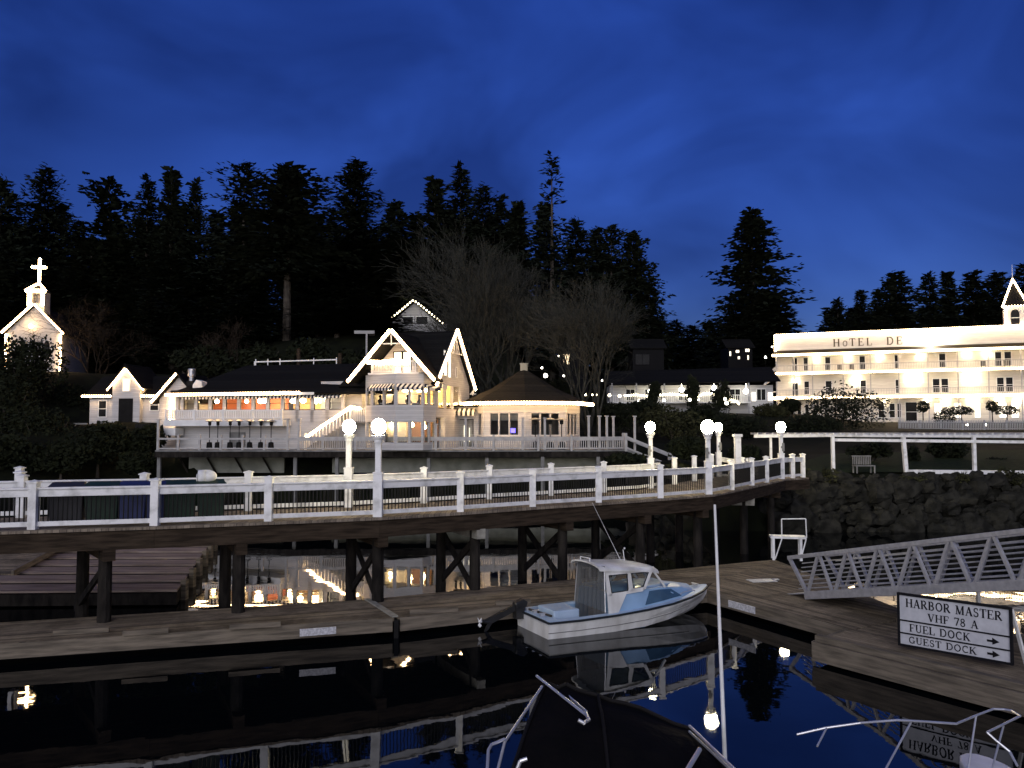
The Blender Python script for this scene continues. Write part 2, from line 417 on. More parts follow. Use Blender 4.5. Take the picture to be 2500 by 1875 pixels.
# ------------------------------------------------------------------ water and ground
mb = MB(); mb.quad((-900,-60,0),(900,-60,0),(900,900,0),(-900,900,0))
tag(mb.build('water', M['water']), 'dark still harbour water mirroring the lit buildings', 'water', kind='structure')
mb = MB(); mb.quad((-900,-60,-5),(900,-60,-5),(900,900,-5),(-900,900,-5))
tag(mb.build('seabed', M['soil']), 'dark muddy bed below the harbour water', 'seabed', kind='structure')
CTRL = np.array([(-80,40,-2),(-80,58,3),(-60,55,-1),(-60,64,5),(-45,56,-1.2),(-42,65,5),(-45,85,10.9),(-62,85,10.6),(-52,84,10.9),(-38,88,11),(-33,72,5.9),(-36,70,5.7),
 (-28,72,5.9),(-28,67,3.4),(-25,66,3.3),(-17,66,3.3),(-10,67,3.3),(-3,66,3.3),(0,66,3.3),(6,66,3.2),(-10,72,3.6),(-20,72,4.2),(-28,59.5,-1.5),(-20,60,-1.5),(-10,60,-1.5),(0,60,-1.5),(6,57,-1.2),
 (-12,100,16.8),(-18,100,16.8),(-6,100,16.2),(-25,100,15.5),(-40,105,15),(0,90,8),(8,80,5.0),(14,70,4.0),(12,60,3.0),(12,100,7.2),(22,100,7.2),(30,100,7.0),(36,113,6.0),(48,108,6.0),(62,102,6.0),(80,95,6),
 (14,47,2.85),(17,47,2.9),(20,47,2.9),(25,47.5,2.9),(30,48,2.9),(40,48.5,3),(50,49,3),(70,50,3.2),(25,58,3.5),(40,62,3.8),(60,68,4.4),(38,85,5.2),(55,85,5.2),(11.5,51,1.5),(9,50,-1.5),
 (18,42,-2),(25,42.5,-2),(32,43,-2),(40,43,-2),(60,44,-2),(14,41,-2),(0,50,-3),(-40,45,-3),(0,35,-4),(-60,35,-4),(60,35,-4),(-100,140,17),(-50,140,17),(0,140,17),(40,140,12),(60,140,9),(100,140,11),
 (0,220,26),(200,220,16),(-200,220,24),(300,400,20),(0,400,24),(-300,400,26),(40,220,13),(-200,70,6),(200,70,5),(-200,45,-2),(200,45,-2)], dtype=float)
def ground_z(x, y):
    d2 = (CTRL[:,0]-x)**2 + (CTRL[:,1]-y)**2 + 0.3
    w = d2**-2.0
    return float((w*CTRL[:,2]).sum()/w.sum())
xs = list(np.arange(-120,-60,6.0))+list(np.arange(-60,70,1.5))+list(np.arange(70,130,6.0))
xs = [-400,-300,-200,-150]+xs+[150,200,300,400]
ys = list(np.arange(38,70,1.2))+list(np.arange(70,120,2.5))+list(np.arange(120,200,8.0))+[200,240,300,400,500]
mb = MB(); vs = []
for y in ys:
    for x in xs:
        z = (-1.5 if (x > 13.5 and y < 45.0+0.03*(x-14)) else ground_z(x, y)) + 0.25*noise.noise(Vector((x*0.35, y*0.35, 0)))
        vs.append((x, y, z))
nx = len(xs)
mb.add(vs, [(j*nx+i, j*nx+i+1, (j+1)*nx+i+1, (j+1)*nx+i) for j in range(len(ys)-1) for i in range(nx-1)])
tag(mb.build('terrain', M['soil'], smooth=True), 'dark grassy shore rising to the wooded hill', 'terrain', kind='structure')
# ------------------------------------------------------------------ string lights
def strand(label, pts, spacing=0.2, r=0.075, m='bulb', group='string lights on the buildings', name='string_lights', sep=False, k_r=1.55):
    pts = [Vector(p) for p in pts]; spacing *= 1.0 if sep else 1.3
    t = thing(name, label, 'string lights', pts[0], 0, group)
    c = MB(); c.path(pts, 0.012, 4); c.build('cord', M['white'], t, world=True)
    b = MB(); acc = 0.0; loc = []
    for i in range(len(pts)-1):
        a, e = pts[i], pts[i+1]; L = (e-a).length; k = acc
        while k < L:
            loc.append(a+(e-a)*(k/L)); k += spacing
        acc = k-L
    if sep:
        first = None
        for p in loc:
            if first is None:
                q = MB(); q.ball((0,0,0), r, 8, 6); first = q.build('bulb', M[m], t)
                first.location = p-pts[0]
            else:
                o = first.copy(); COL.objects.link(o); o.parent = t; o.location = p-pts[0]
    else:
        for p in loc: b.octa(p, r*k_r)
        b.build('bulb_row', M[m], t, world=True)
    return t
# ------------------------------------------------------------------ windows set into / on walls
def wall_T(o, u, up=(0,0,1)):
    """frame on a wall: x along u, z up, -y out of the wall"""
    u = Vector(u).normalized(); up = Vector(up); n = up.cross(u).normalized()
    return Matrix(((u.x,n.x,up.x,o[0]),(u.y,n.y,up.y,o[1]),(u.z,n.z,up.z,o[2]),(0,0,0,1)))
def window(parent, T, x0, x1, z0, z1, pane='pane', cols=1, rows=2, fw=0.07, name='window', framemat='white', out=0.06):
    f = MB(T)
    f.box(x0-fw, x1+fw, -out, 0.0, z1, z1+fw); f.box(x0-fw, x1+fw, -out-0.02, 0.0, z0-fw, z0)
    f.box(x0-fw, x0, -out, 0.0, z0, z1); f.box(x1, x1+fw, -out, 0.0, z0, z1)
    for i in range(1, cols):
        x = x0+(x1-x0)*i/cols; f.box(x-0.025, x+0.025, -out+0.005, 0.0, z0, z1)
    for j in range(1, rows):
        z = z0+(z1-z0)*j/rows; f.box(x0, x1, -out+0.01, 0.0, z-0.025, z+0.025)
    w = f.build(name, M[framemat], parent)
    p = MB(T); p.box(x0, x1, -out+0.03, -0.003, z0, z1)
    p.build('pane', M[pane], w)
    return w
def balusters(b, a, c, z0, z1, sp, w, d=None):
    """upright bars between a and c (bottom points), from z0 to z1 above them"""
    a, c = Vector(a), Vector(c); L = (c-a).length; n = max(1, int(round(L/sp)))
    for i in range(1, n):
        p = a+(c-a)*(i/n)
        b.beam(p+V(0,0,z0), p+V(0,0,z1), w, d or w)
# ------------------------------------------------------------------ trees
def conifer_mesh(seed, H=30.0, rb=5.0, bare=0.12, ragged=0.35, whorls=46, top_gap=0.0, ex=0.58, zj=0.35):
    rnd = random.Random(seed)
    b = MB()
    for k in range(whorls):
        t = k/(whorls-1)
        z0_ = H*(bare+(1-bare)*t)
        prof = (1-t)**ex*(0.5+0.5*min(1, (t+0.05)/0.2))+0.035
        prof *= 1+ragged*1.1*noise.noise(Vector((t*11, seed*3.1, 0)))
        nb = max(5, int(11-5*t))
        for i in range(nb):
            if rnd.random() < top_gap: continue
            a = 2*math.pi*(i+rnd.random()*0.9)/nb
            z = z0_+rnd.gauss(0, zj)*(1-0.5*t)
            L = rb*prof*(1+ragged*noise.noise(Vector((math.cos(a)*1.5+seed*5, math.sin(a)*1.5, t*8)))*1.7)*rnd.uniform(0.62, 1.15)
            L = max(L, 0.35)
            droop = rnd.uniform(0.05, 0.45)*(1-0.6*t)
            up = 0.5*t
            segs = max(3, int(L/0.55)+1)
            ca, sa = math.cos(a), math.sin(a)
            for s in range(segs):
                q = (s+rnd.random()*0.8)/segs
                r = L*q
                zc = z+r*up-droop*r*q+rnd.uniform(-0.25, 0.25)
                for c in range(3):
                    o = Vector((ca*r+rnd.gauss(0,0.22), sa*r+rnd.gauss(0,0.22), zc+rnd.gauss(0,0.2)))
                    w = rnd.uniform(0.35, 0.85)*(1.15-0.5*q)
                    d = Vector((ca+rnd.gauss(0,.4), sa+rnd.gauss(0,.4), up-2*droop*q+rnd.gauss(0,.3))).normalized()
                    sd = d.orthogonal().normalized()
                    if c == 0: sd = Vector((-sa, ca, rnd.uniform(-0.4, 0.4)))
                    b.add([o, o+d*w*0.6+sd*w*0.42, o+d*w*rnd.uniform(1.2, 1.7)+V(0,0,-0.15*w), o+d*w*0.55-sd*w*0.42], [(0,1,2,3)])
    tr = MB(); tr.tube((0,0,-1.5), (0,0,H*0.55), 0.42, 0.22, 8); tr.tube((0,0,H*0.55), (0,0,H), 0.22, 0.03, 6)
    return b, tr
CON = []
def conifer_proto(seed, name='conifer', **k):
    b, tr = conifer_mesh(seed, **k)
    t = thing(name, 'dark conifer', 'tree')
    b.build('crown', M['leaf'], t); tr.build('trunk', M['bark'], t)
    CON.append([t, k.get('H', 30.0), False])
    return t
for args in (dict(seed=1, ragged=0.5, zj=0.5), dict(seed=2, ragged=0.65, bare=0.2, ex=0.42, zj=0.7), dict(seed=3, rb=4.2, ragged=0.45, ex=0.75), dict(seed=4, ragged=0.8, whorls=36, top_gap=0.15, ex=0.36, zj=0.8),
             dict(seed=5, rb=5.0, bare=0.40, ragged=0.6, ex=0.40, zj=0.7), dict(seed=6, rb=4.0, ragged=0.8, whorls=24, top_gap=0.35)):
    conifer_proto(**args)
def conifer(px, ytop, d, kind, wid, label, group='conifers on the wooded hill', zb=None):
    top = P(px, ytop, d)
    z0 = ground_z(top.x, d)-0.3 if zb is None else zb
    t, H, used = CON[kind]
    if used: o = copy_tree(t)
    else: o = t; CON[kind][2] = True
    o.location = (top.x, d, z0)
    s = (top.z-z0)/H
    o.scale = (wid, wid, s)
    o.rotation_euler = (0, 0, random.uniform(0, 6.28))
    o['label'] = label; o['group'] = group
    return o
G1 = 'conifers on the wooded hill'
for px, y, d, k, w, lab in (
    (5,447,120,1,1.25,'leftmost dark conifer on the skyline at the photo edge'),
    (112,418,125,1,1.15,'ragged dark conifer rising above the chapel cross'),
    (268,450,130,3,1.35,'broad thin-topped conifer right of the chapel on the skyline'),
    (362,446,128,0,1.0,'dark conifer left of a close pair above the white cottage'),
    (420,422,126,2,1.15,'narrow conifer above the white cottage, higher of a close pair'),
    (478,452,130,0,0.9,'small pointed conifer between the cottage pair and the broad bushy one'),
    (597,408,125,3,1.25,'broad bushy conifer standing above the long restaurant roof'),
    (705,418,97,4,1.35,'massive conifer with a long bare pale trunk behind the restaurant'),
    (868,402,115,1,1.3,'tall pointed conifer with side branches left of the gabled house'),
    (1062,445,122,2,1.25,'dark conifer left of the tallest point behind the bare tree'),
    (1125,418,125,0,1.2,'pointed conifer straight above the bulb-lit hill house'),
    (1180,462,122,1,1.0,'shorter conifer right of the pointed one above the hill house'),
    (1222,492,125,0,0.95,'low dark conifer in the dip left of the flag-shaped tree'),
    (1265,500,125,2,1.0,'low conifer touching the left side of the flag-shaped tree'),
    (1347,398,118,5,1.15,'sparse flag-shaped conifer with open layered branches on the skyline'),
    (1405,545,125,1,1.1,'conifer just right of the flag-shaped tree on the falling skyline'),
    (1457,566,130,0,0.9,'thin conifer on the falling skyline behind the second bare tree'),
    (1492,558,130,3,1.0,'ragged conifer on the falling skyline above the second bare tree'),
    (1545,578,132,1,1.0,'last tall conifer at the right end of the dark wood'),
    (1585,690,130,0,0.9,'low conifer closing the right edge of the dark wood')):
    conifer(px, y, d, k, w, lab, G1)
rnd = random.Random(3)
for i in range(26):
    px = -40+i*62+rnd.uniform(-18, 18)
    y = rnd.uniform(500, 560) if px < 1340 else rnd.uniform(620, 700)
    conifer(px, y, rnd.uniform(136, 150), rnd.choice((0,1,2)), rnd.uniform(1.2, 1.6), 'dark conifer filling the dense wood behind the skyline trees', 'filler conifers deep in the wood')
for i in range(15):
    px = 215+i*50+rnd.uniform(-14, 14)
    if 640 < px < 775: continue
    conifer(px, rnd.uniform(700, 770), rnd.uniform(92, 97), rnd.choice((0,1,2)), rnd.uniform(0.75, 1.0), 'young dark conifer low on the slope just above the restaurant roofs', 'young conifers above the restaurant')
for i in range(20):
    px = -30+i*66+rnd.uniform(-18, 18)
    if 655 < px < 770: continue
    y = rnd.uniform(585, 680)
    conifer(px, y, rnd.uniform(104, 112), rnd.choice((0,1,2)), rnd.uniform(1.0, 1.4), 'dark lower conifer at the front of the wood on the hillside', 'lower conifers at the front of the wood')
conifer(1835, 522, 140, 0, 1.62, 'tall lone conifer against the open sky left of the hotel', 'conifers around the hotel')
conifer(1795, 745, 138, 1, 1.1, 'short conifer at the left foot of the tall lone conifer', 'conifers around the hotel')
conifer(1890, 735, 138, 0, 1.5, 'squat conifer at the right foot of the tall lone conifer', 'conifers around the hotel')
for px, y, w, k, lab in ((2045,738,0.9,0,'leftmost small conifer in the row behind the hotel roof'),(2100,714,0.9,2,'narrow conifer second in the row behind the hotel roof'),
    (2142,722,0.9,0,'small conifer over the hotel lettering, left of the tallest'),(2187,672,1.35,1,'tallest bushy conifer behind the hotel lettering'),
    (2268,678,1.15,0,'broad conifer right of the tallest behind the hotel'),(2312,670,1.1,2,'thin-topped conifer behind the middle of the hotel roof'),
    (2375,673,1.3,0,'broad conifer left of the hotel turret'),(2432,672,1.3,1,'conifer close beside the hotel turret'),(2500,655,1.4,0,'conifer behind the hotel turret at the photo edge')):
    conifer(px, y, 145, k, w, lab, 'conifers around the hotel')
for i in range(9):
    conifer(2030+i*58, rnd.uniform(748, 765), 150, rnd.choice((0,1,2)), 1.4, 'dark low conifer filling the gaps behind the hotel trees', 'filler conifers behind the hotel')
for i in range(8):
    conifer(1610+i*40, rnd.uniform(785, 800), 190, rnd.choice((0,1,2)), 1.5, 'distant low dark conifer under the gap of open sky', 'distant conifers in the gap')
# bare deciduous trees
def bare_tree(name, label, base, H, spread, seed, m='twig', depth=7, stems=5, r0=0.3, group='bare winter trees'):
    rnd = random.Random(seed)
    t = thing(name, label, 'tree', base, 0, group)
    trunk = MB(); tw = MB()
    def grow(p, d, L, r, lev):
        q = p+d*L
        mid = p+d*L*0.5+Vector((rnd.uniform(-1,1), rnd.uniform(-1,1), rnd.uniform(-.3,.5)))*L*0.11
        tgt = trunk if lev < 3 else tw
        n = 7 if lev < 2 else (4 if lev < 4 else 3)
        tgt.tube(p, mid, r, r*0.86, n, False); tgt.tube(mid, q, r*0.86, r*0.72, n, lev >= depth)
        if lev >= depth: return
        nc = 2 if rnd.random() < 0.45 else 3
        for i in range(nc):
            e = Vector((rnd.gauss(0,1), rnd.gauss(0,1), rnd.gauss(0,1)))
            e = (e-d*e.dot(d)).normalized()
            k = rnd.uniform(0.22, 0.55)*spread*(1 if lev < 3 else 1.7)
            nd = (d+e*k+Vector((rnd.gauss(0,.14),rnd.gauss(0,.14),0.05))).normalized()
            grow(q if i < 2 else mid, nd, L*rnd.uniform(0.68, 0.88), max(0.011, r*0.70*(0.8 if i else 0.95)), lev+1)
    for i in range(stems):
        a = 2*math.pi*(i+rnd.random())/stems
        d = Vector((math.cos(a)*0.3*spread*1.1, math.sin(a)*0.3*spread, 1)).normalized()
        grow(Vector((math.cos(a)*0.4, math.sin(a)*0.4, -0.5)), d, H*0.25*rnd.uniform(0.85, 1.15), r0*rnd.uniform(0.6, 1), 0)
    trunk.build('trunk', M[m], t); tw.build('crown', M[m], t)
    return t
bare_tree('bare_tree', 'large bare winter tree spreading wide behind the round pavilion', (P(1215,1000,76).x, 76, 3.6), 17.4, 0.66, 11, depth=8, stems=7, r0=0.34)
bare_tree('bare_tree', 'smaller bare winter tree with warm-lit trunks right of the round pavilion', (P(1447,1000,70).x, 70, 3.4), 13.6, 0.66, 23, depth=8, stems=4, r0=0.22)
bare_tree('bare_tree', 'brownish bare tree in shadow between the chapel and the cottage', (P(235,900,88).x, 88, 10.5), 9.5, 1.3, 31, 'twig_brown', depth=6, stems=5, r0=0.12)
bare_tree('bare_tree', 'thin bare tree standing behind the long restaurant roof', (P(560,900,86).x, 86, 8.5), 8.5, 1.1, 37, 'twig_brown', depth=6, stems=4, r0=0.12)
# shrubs: clouds of small leaves
def leaf_cloud(b, c, rx, ry, rz, n, rnd, size=0.22):
    c = Vector(c)
    for _ in range(n):
        while True:
            p = Vector((rnd.uniform(-1,1), rnd.uniform(-1,1), rnd.uniform(-1,1)))
            if 0.2 < p.length < 1: break
        p = p.normalized()*(p.length**0.45)
        k = 1+0.42*noise.noise(p*2.3+c*0.7)
        q = c+Vector((p.x*rx*k, p.y*ry*k, p.z*rz*k))
        a = Vector((rnd.gauss(0,1), rnd.gauss(0,1), rnd.gauss(0,1))).normalized(); e = a.orthogonal().normalized(); s = size*rnd.uniform(0.5, 1.4)
        b.add([q+a*s, q+e*s*0.55, q-a*s, q-e*s*0.55], [(0,1,2,3)])
def shrub(name, label, cat, c, r, n=900, m='bush', group='shrubs on the shore', lobes=4, seed=0, size=0.17, trunk=False, stem_h=None):
    rnd = random.Random(seed*7+5)
    c = Vector(c)
    base = Vector((c.x, c.y, c.z-r[2]))
    t = thing(name, label, cat, base, 0, group)
    b = MB()
    for i in range(lobes):
        o = Vector((rnd.uniform(-.45,.45)*r[0], rnd.uniform(-.4,.4)*r[1], rnd.uniform(-.35,.35)*r[2])) if lobes > 1 else Vector((0,0,0))
        k = rnd.uniform(0.55, 0.8) if lobes > 1 else 1.0
        leaf_cloud(b, c+o, r[0]*k, r[1]*k, r[2]*k, n//lobes, rnd, size)
    b.build('foliage', M[m], t, world=True)
    s = MB(); z1 = c.z
    s.tube((c.x, c.y, base.z-(stem_h or 0.8)), (c.x, c.y, z1), 0.07 if stem_h else 0.12, 0.05, 6)
    for i in range(3):
        a = i*2.1; s.tube((c.x, c.y, base.z+r[2]*0.2), (c.x+math.cos(a)*r[0]*0.6, c.y+math.sin(a)*r[1]*0.6, c.z+r[2]*0.4), 0.05, 0.02, 5)
    s.build('stem', M['bark'], t, world=True)
    return t
def shrub_px(label, px, py, d, wpx, hpx, **k):
    c = P(px, py, d); s = d/F
    return shrub(k.pop('name', 'shrub'), label, k.pop('cat', 'shrub'), c, (wpx/2*s, wpx/2*s*0.8, hpx/2*s), **k)
shrub_px('leafy tree with lit leaves standing in front of the chapel', 65, 905, 74, 175, 205, n=4200, seed=1, lobes=7, name='leafy_tree', cat='tree', group='trees beside the chapel')
shrub_px('dark tree at the left photo edge below the chapel', 10, 1000, 70, 190, 230, n=2600, seed=2, lobes=5, name='leafy_tree', cat='tree', group='trees beside the chapel')
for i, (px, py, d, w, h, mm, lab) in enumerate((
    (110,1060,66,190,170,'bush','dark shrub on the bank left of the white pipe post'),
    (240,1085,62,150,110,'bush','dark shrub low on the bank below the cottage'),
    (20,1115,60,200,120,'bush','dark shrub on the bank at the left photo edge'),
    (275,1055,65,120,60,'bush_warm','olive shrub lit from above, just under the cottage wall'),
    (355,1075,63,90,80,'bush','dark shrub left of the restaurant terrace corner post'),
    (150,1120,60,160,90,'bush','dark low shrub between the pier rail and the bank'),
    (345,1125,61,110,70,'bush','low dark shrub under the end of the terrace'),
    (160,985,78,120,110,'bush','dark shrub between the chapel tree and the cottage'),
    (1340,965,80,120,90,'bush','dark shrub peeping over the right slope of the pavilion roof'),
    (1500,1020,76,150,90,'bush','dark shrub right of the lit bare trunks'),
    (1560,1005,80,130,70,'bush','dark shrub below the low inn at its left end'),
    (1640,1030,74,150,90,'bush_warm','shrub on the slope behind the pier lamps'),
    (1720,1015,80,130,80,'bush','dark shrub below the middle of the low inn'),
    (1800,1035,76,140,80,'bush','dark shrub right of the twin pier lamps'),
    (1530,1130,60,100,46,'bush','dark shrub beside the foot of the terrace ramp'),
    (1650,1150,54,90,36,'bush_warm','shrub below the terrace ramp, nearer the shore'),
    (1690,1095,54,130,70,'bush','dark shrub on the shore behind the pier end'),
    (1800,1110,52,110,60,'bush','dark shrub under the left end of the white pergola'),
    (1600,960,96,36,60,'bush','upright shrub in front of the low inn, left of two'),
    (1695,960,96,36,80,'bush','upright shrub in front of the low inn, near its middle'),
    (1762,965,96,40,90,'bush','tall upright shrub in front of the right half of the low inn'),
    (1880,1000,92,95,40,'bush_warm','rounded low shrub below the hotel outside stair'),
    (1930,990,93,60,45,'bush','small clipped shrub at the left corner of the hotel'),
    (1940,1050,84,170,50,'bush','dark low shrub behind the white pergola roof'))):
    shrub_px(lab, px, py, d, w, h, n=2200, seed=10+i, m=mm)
shrub_px('big dark rounded shrub in front of the hotel porch', 2060, 1000, 88, 215, 130, n=3600, seed=50, lobes=7)
shrub_px('dark hedge mass spreading left of the big hotel shrub', 1985, 1040, 84, 170, 60, n=1500, seed=51, lobes=4)
rnd = random.Random(77)
for i in range(13):
    px = 470+i*38+rnd.uniform(-10,10)
    shrub_px('dark wild shrub on the slope just behind the restaurant roofs', px, rnd.uniform(868,892), 84+rnd.uniform(-2,2), rnd.uniform(80,120), rnd.uniform(60,90), n=700, seed=200+i, group='wild shrubs behind the restaurant', lobes=3, size=0.3)
# ------------------------------------------------------------------ restaurant: gabled main house
def local(o, rz): return Matrix.Translation(Vector(o)) @ Matrix.Rotation(rz, 4, 'Z')
MH_O, MH_R = (-5.6, 60.0, 3.8), R(-18)
ML = local(MH_O, MH_R)
mh = thing('gabled_restaurant', 'white gabled restaurant house with polygonal window bay and balcony, outlined in lights', 'building', MH_O, MH_R)
ZE, ZA = 5.1, 9.0      # eave and ridge above the terrace
b = MB()
b.box(-9.5, -5.6, 0.3, 7, 0, 2.35); b.box(-5.6, 0, 2.05, 7, 0, 2.35)                       # ground storey
b.box(-9.5, -6.2, 0.3, 7, 2.35, ZE)
# upper dining room: shell with openings towards the bay and the right side
b.box(-6.2, 0, 6.8, 7, 2.35, ZE); b.box(-6.2, -6.0, 0.3, 6.8, 2.35, ZE)
b.box(-6.0, -0.2, 0.3, 6.8, 4.9, ZE); b.box(-6.0, -0.2, 0.3, 6.8, 2.35, 2.5)
b.box(-0.2, 0, 0.3, 6.8, 2.35, 3.0); b.box(-0.2, 0, 0.3, 6.8, 4.75, ZE)
for y0, y1 in ((0.3,0.75),(1.95,2.25),(3.4,3.7),(4.9,6.8)): b.box(-0.2, 0, y0, y1, 3.0, 4.75)
b.build('wall', M['siding'], mh)
b = MB(); b.extr([(0,0.15,ZE),(0,6.9,ZE),(0,3.5,ZA-0.25)], (-0.2,0,0)); b.build('gable_wall', M['siding'], mh)
b = MB(); b.extr([(-5.9,0.28,ZE),(0.3,0.28,ZE),(-2.72,0.28,8.35)], (0,0.2,0)); b.build('gable_wall', M['siding'], mh)
# roofs
rf = MB()
def slab(b, a, c, d, e, th=0.14):
    a, c, d, e = map(Vector, (a, c, d, e)); n = (c-a).cross(e-a).normalized()
    if n.z < 0: n = -n
    b.extr([a, c, d, e], -n*th)
slab(rf, (-7.6,-0.4,ZE-0.42),(0.25,-0.4,ZE-0.42),(0.25,3.5,ZA),(-5.2,3.5,ZA))
slab(rf, (-7.6,7.4,ZE-0.42),(0.25,7.4,ZE-0.42),(0.25,3.5,ZA),(-5.2,3.5,ZA)); slab(rf, (-7.6,-0.4,ZE-0.42),(-7.6,7.4,ZE-0.42),(-5.2,3.5,ZA),(-5.22,3.5,ZA))
slab(rf, (-6.05,-1.55,ZE-0.15),(-2.72,-1.55,8.55),(-2.72,3.1,8.55),(-6.05,0.2,ZE-0.15))
slab(rf, (0.62,-1.55,ZE-0.15),(-2.72,-1.55,8.55),(-2.72,3.1,8.55),(0.62,0.2,ZE-0.15))
rf.build('roof', M['roof'], mh)
b = MB()
b.beam((-6.05,-1.6,ZE-0.12),(-2.72,-1.6,8.58),0.08,0.22); b.beam((0.62,-1.6,ZE-0.12),(-2.72,-1.6,8.58),0.08,0.22)
b.beam((0.3,-0.4,ZE-0.40),(0.3,3.5,ZA+0.02),0.08,0.22); b.beam((0.3,7.4,ZE-0.40),(0.3,3.5,ZA+0.02),0.08,0.22)
b.build('barge_board', M['white'], mh)
b = MB()   # open truss in the right gable
for y in (2.9,3.25,3.75,4.1): b.beam((0.22,3.5,ZA-0.3),(0.22,y+(y-3.5)*0.4,ZA-1.7),0.05,0.06)
b.beam((0.22,2.2,ZA-1.75),(0.22,4.8,ZA-1.75),0.06,0.1)
b.build('gable_truss', M['white'], mh)
b = MB(); b.box(-2.76,-2.68,-1.55,-1.5,7.5,8.4); b.beam((-3.6,-1.52,7.62),(-1.85,-1.52,7.62),0.05,0.08); b.build('gable_truss', M['white'], mh)
# bay
BAY = [(-5.6,0.3),(-5.15,-0.75),(-4.4,-1.25),(-2.1,-2.05),(-0.35,-1.15),(0.0,0.3)]
b = MB(); b.prism(BAY, 0, 0.55); b.prism(BAY, 2.0, 2.6); b.prism(BAY, 4.45, 5.42)
for i in range(len(BAY)-1):
    a, c = Vector((*BAY[i],0)), Vector((*BAY[i+1],0)); u = (c-a).normalized(); L = (c-a).length
    n = Vector((u.y,-u.x,0))
    b.beam(a-n*0.09+V(0,0,2.91), c-n*0.09+V(0,0,2.91), 0.18, 0.62)
    cuts = [0.0, L] if L < 1.3 else [0.0, L/2, L]
    for q in cuts:
        w = 0.16
        o = a+u*min(max(q, w/2), L-w/2)
        for z0, z1 in ((3.2,4.47),(0.5,2.02)): b.beam(o-n*0.1+V(0,0,z0), o-n*0.1+V(0,0,z1), w, 0.2, up=n)
b.build('bay', M['siding_gray'] if False else M['siding'], mh)
for i in range(len(BAY)-1):
    a, c = Vector((*BAY[i],0)), Vector((*BAY[i+1],0)); u = (c-a).normalized(); L = (c-a).length
    n = Vector((u.y,-u.x,0)); cuts = [0.0, L] if L < 1.3 else [0.0, L/2, L]
    for j in range(len(cuts)-1):
        s0, s1 = cuts[j]+0.17, cuts[j+1]-0.17
        if s1-s0 < 0.15: continue
        f = MB()
        p0, p1 = a+u*s0-n*0.08, a+u*s1-n*0.08
        f.beam(p0+V(0,0,3.245), p1+V(0,0,3.245), 0.06, 0.05); f.beam(p0+V(0,0,3.98), p1+V(0,0,3.98), 0.04, 0.03)
        w = f.build('window', M['black'], mh)
        g = MB(); g.quad(p0+V(0,0,3.22), p1+V(0,0,3.22), p1+V(0,0,4.45), p0+V(0,0,4.45)); g.build('pane', M['glass'], w)
        if i >= 2:
            f = MB(); f.beam(p0+V(0,0,0.58), p1+V(0,0,0.58), 0.06, 0.06); w = f.build('window', M['black'], mh)
            g = MB(); g.quad(p0+V(0,0,0.55), p1+V(0,0,0.55), p1+V(0,0,2.0), p0+V(0,0,2.0)); g.build('pane', M['glass'], w)
    if L > 1.3 or i == 2:
        aw = MB(); k0, k1 = a+u*0.06, a+u*(L-0.06)
        aw.extr([k0+n*0.02+V(0,0,4.72), k0+n*0.5+V(0,0,4.42), k0+n*0.5+V(0,0,4.22), k0+n*0.02+V(0,0,4.5)], u*(L-0.12))
        aw.build('awning', M['awning'], mh)
b = MB(); b.box(-5.9,-0.3,4.3,4.4,2.6,4.85); b.build('dining_wall', M['inner_y'], mh)
b = MB(); b.box(-5.2,-0.5,1.9,2.0,0.1,2.3); b.build('bar_wall', M['floor_in'], mh)
b = MB(); b.prism([(-5.4,0.28),(-4.95,-0.6),(-4.3,-1.05),(-2.1,-1.8),(-0.5,-1.0),(-0.2,0.28)], 2.603, 2.63); b.build('bay_floor', M['floor_in'], mh)
for x, y, z, s in ((-4.2,1.2,4.35,0.2),(-2.6,0.6,4.35,0.2),(-1.3,1.3,4.35,0.2),(-3.4,3.0,4.45,0.24),(-1.2,3.2,4.45,0.24),(-4.8,0.2,4.3,0.16),(-2.2,2.2,4.4,0.2),(-4.6,2.6,4.4,0.2),(-3.5,-0.2,4.35,0.13),(-1.2,-0.1,4.35,0.13)):
    b = MB(); b.lathe([(s*0.5,-s*0.5),(s,-s*0.4),(s*1.05,0.05),(s*0.5,s*0.6)], (x,y,z), 10); b.tube((x,y,z+0.1),(x,y,4.9),0.012); b.build('dining_lamp', M['pendant'], mh)
for x, z in ((-3.9,1.7),(-2.2,1.75),(-1.2,1.6)):
    b = MB(); b.lathe([(0.05,-0.1),(0.16,0),(0.1,0.18)], (x,1.0,z), 8); b.tube((x,1.0,z+0.1),(x,1.0,2.35),0.01); b.build('bar_lamp', M['pendant'], mh)
# balcony over the bay
b = MB(); b.prism([(-4.9,0.2),(-4.6,-1.45),(-0.6,-1.45),(-0.4,0.2)], 5.42, 5.54); b.build('balcony_floor', M['white'], mh)
b = MB(); b.beam((-4.3,-1.4,6.35),(-0.85,-1.4,6.35),0.07,0.07); b.beam((-4.3,-1.4,5.62),(-0.85,-1.4,5.62),0.06,0.06)
balusters(b, (-4.3,-1.4,5.6), (-0.85,-1.4,5.6), 0, 0.75, 0.13, 0.045)
for x in (-4.3,-2.6,-0.85): b.beam((x,-1.4,5.5),(x,-1.4,6.42),0.09,0.09)
b.build('balcony_railing', M['white'], mh)
TW = Matrix.Translation((0,0.28,0))
window(mh, TW, -3.35, -2.75, 5.6, 7.15, 'litpane', 1, 3, framemat='black', name='balcony_door'); window(mh, TW, -2.6, -2.0, 5.6, 7.15, 'litpane', 1, 3, framemat='black', name='balcony_door')
TR = wall_T((0,0,0), (0,1,0))
window(mh, TR, 1.75, 2.15, 5.5, 7.3, 'litpale', 1, 2); window(mh, TR, 2.55, 2.95, 5.4, 7.3, 'litpale', 1, 2); window(mh, TR, 4.1, 4.3, 5.5, 6.2, 'pane', 1, 1)
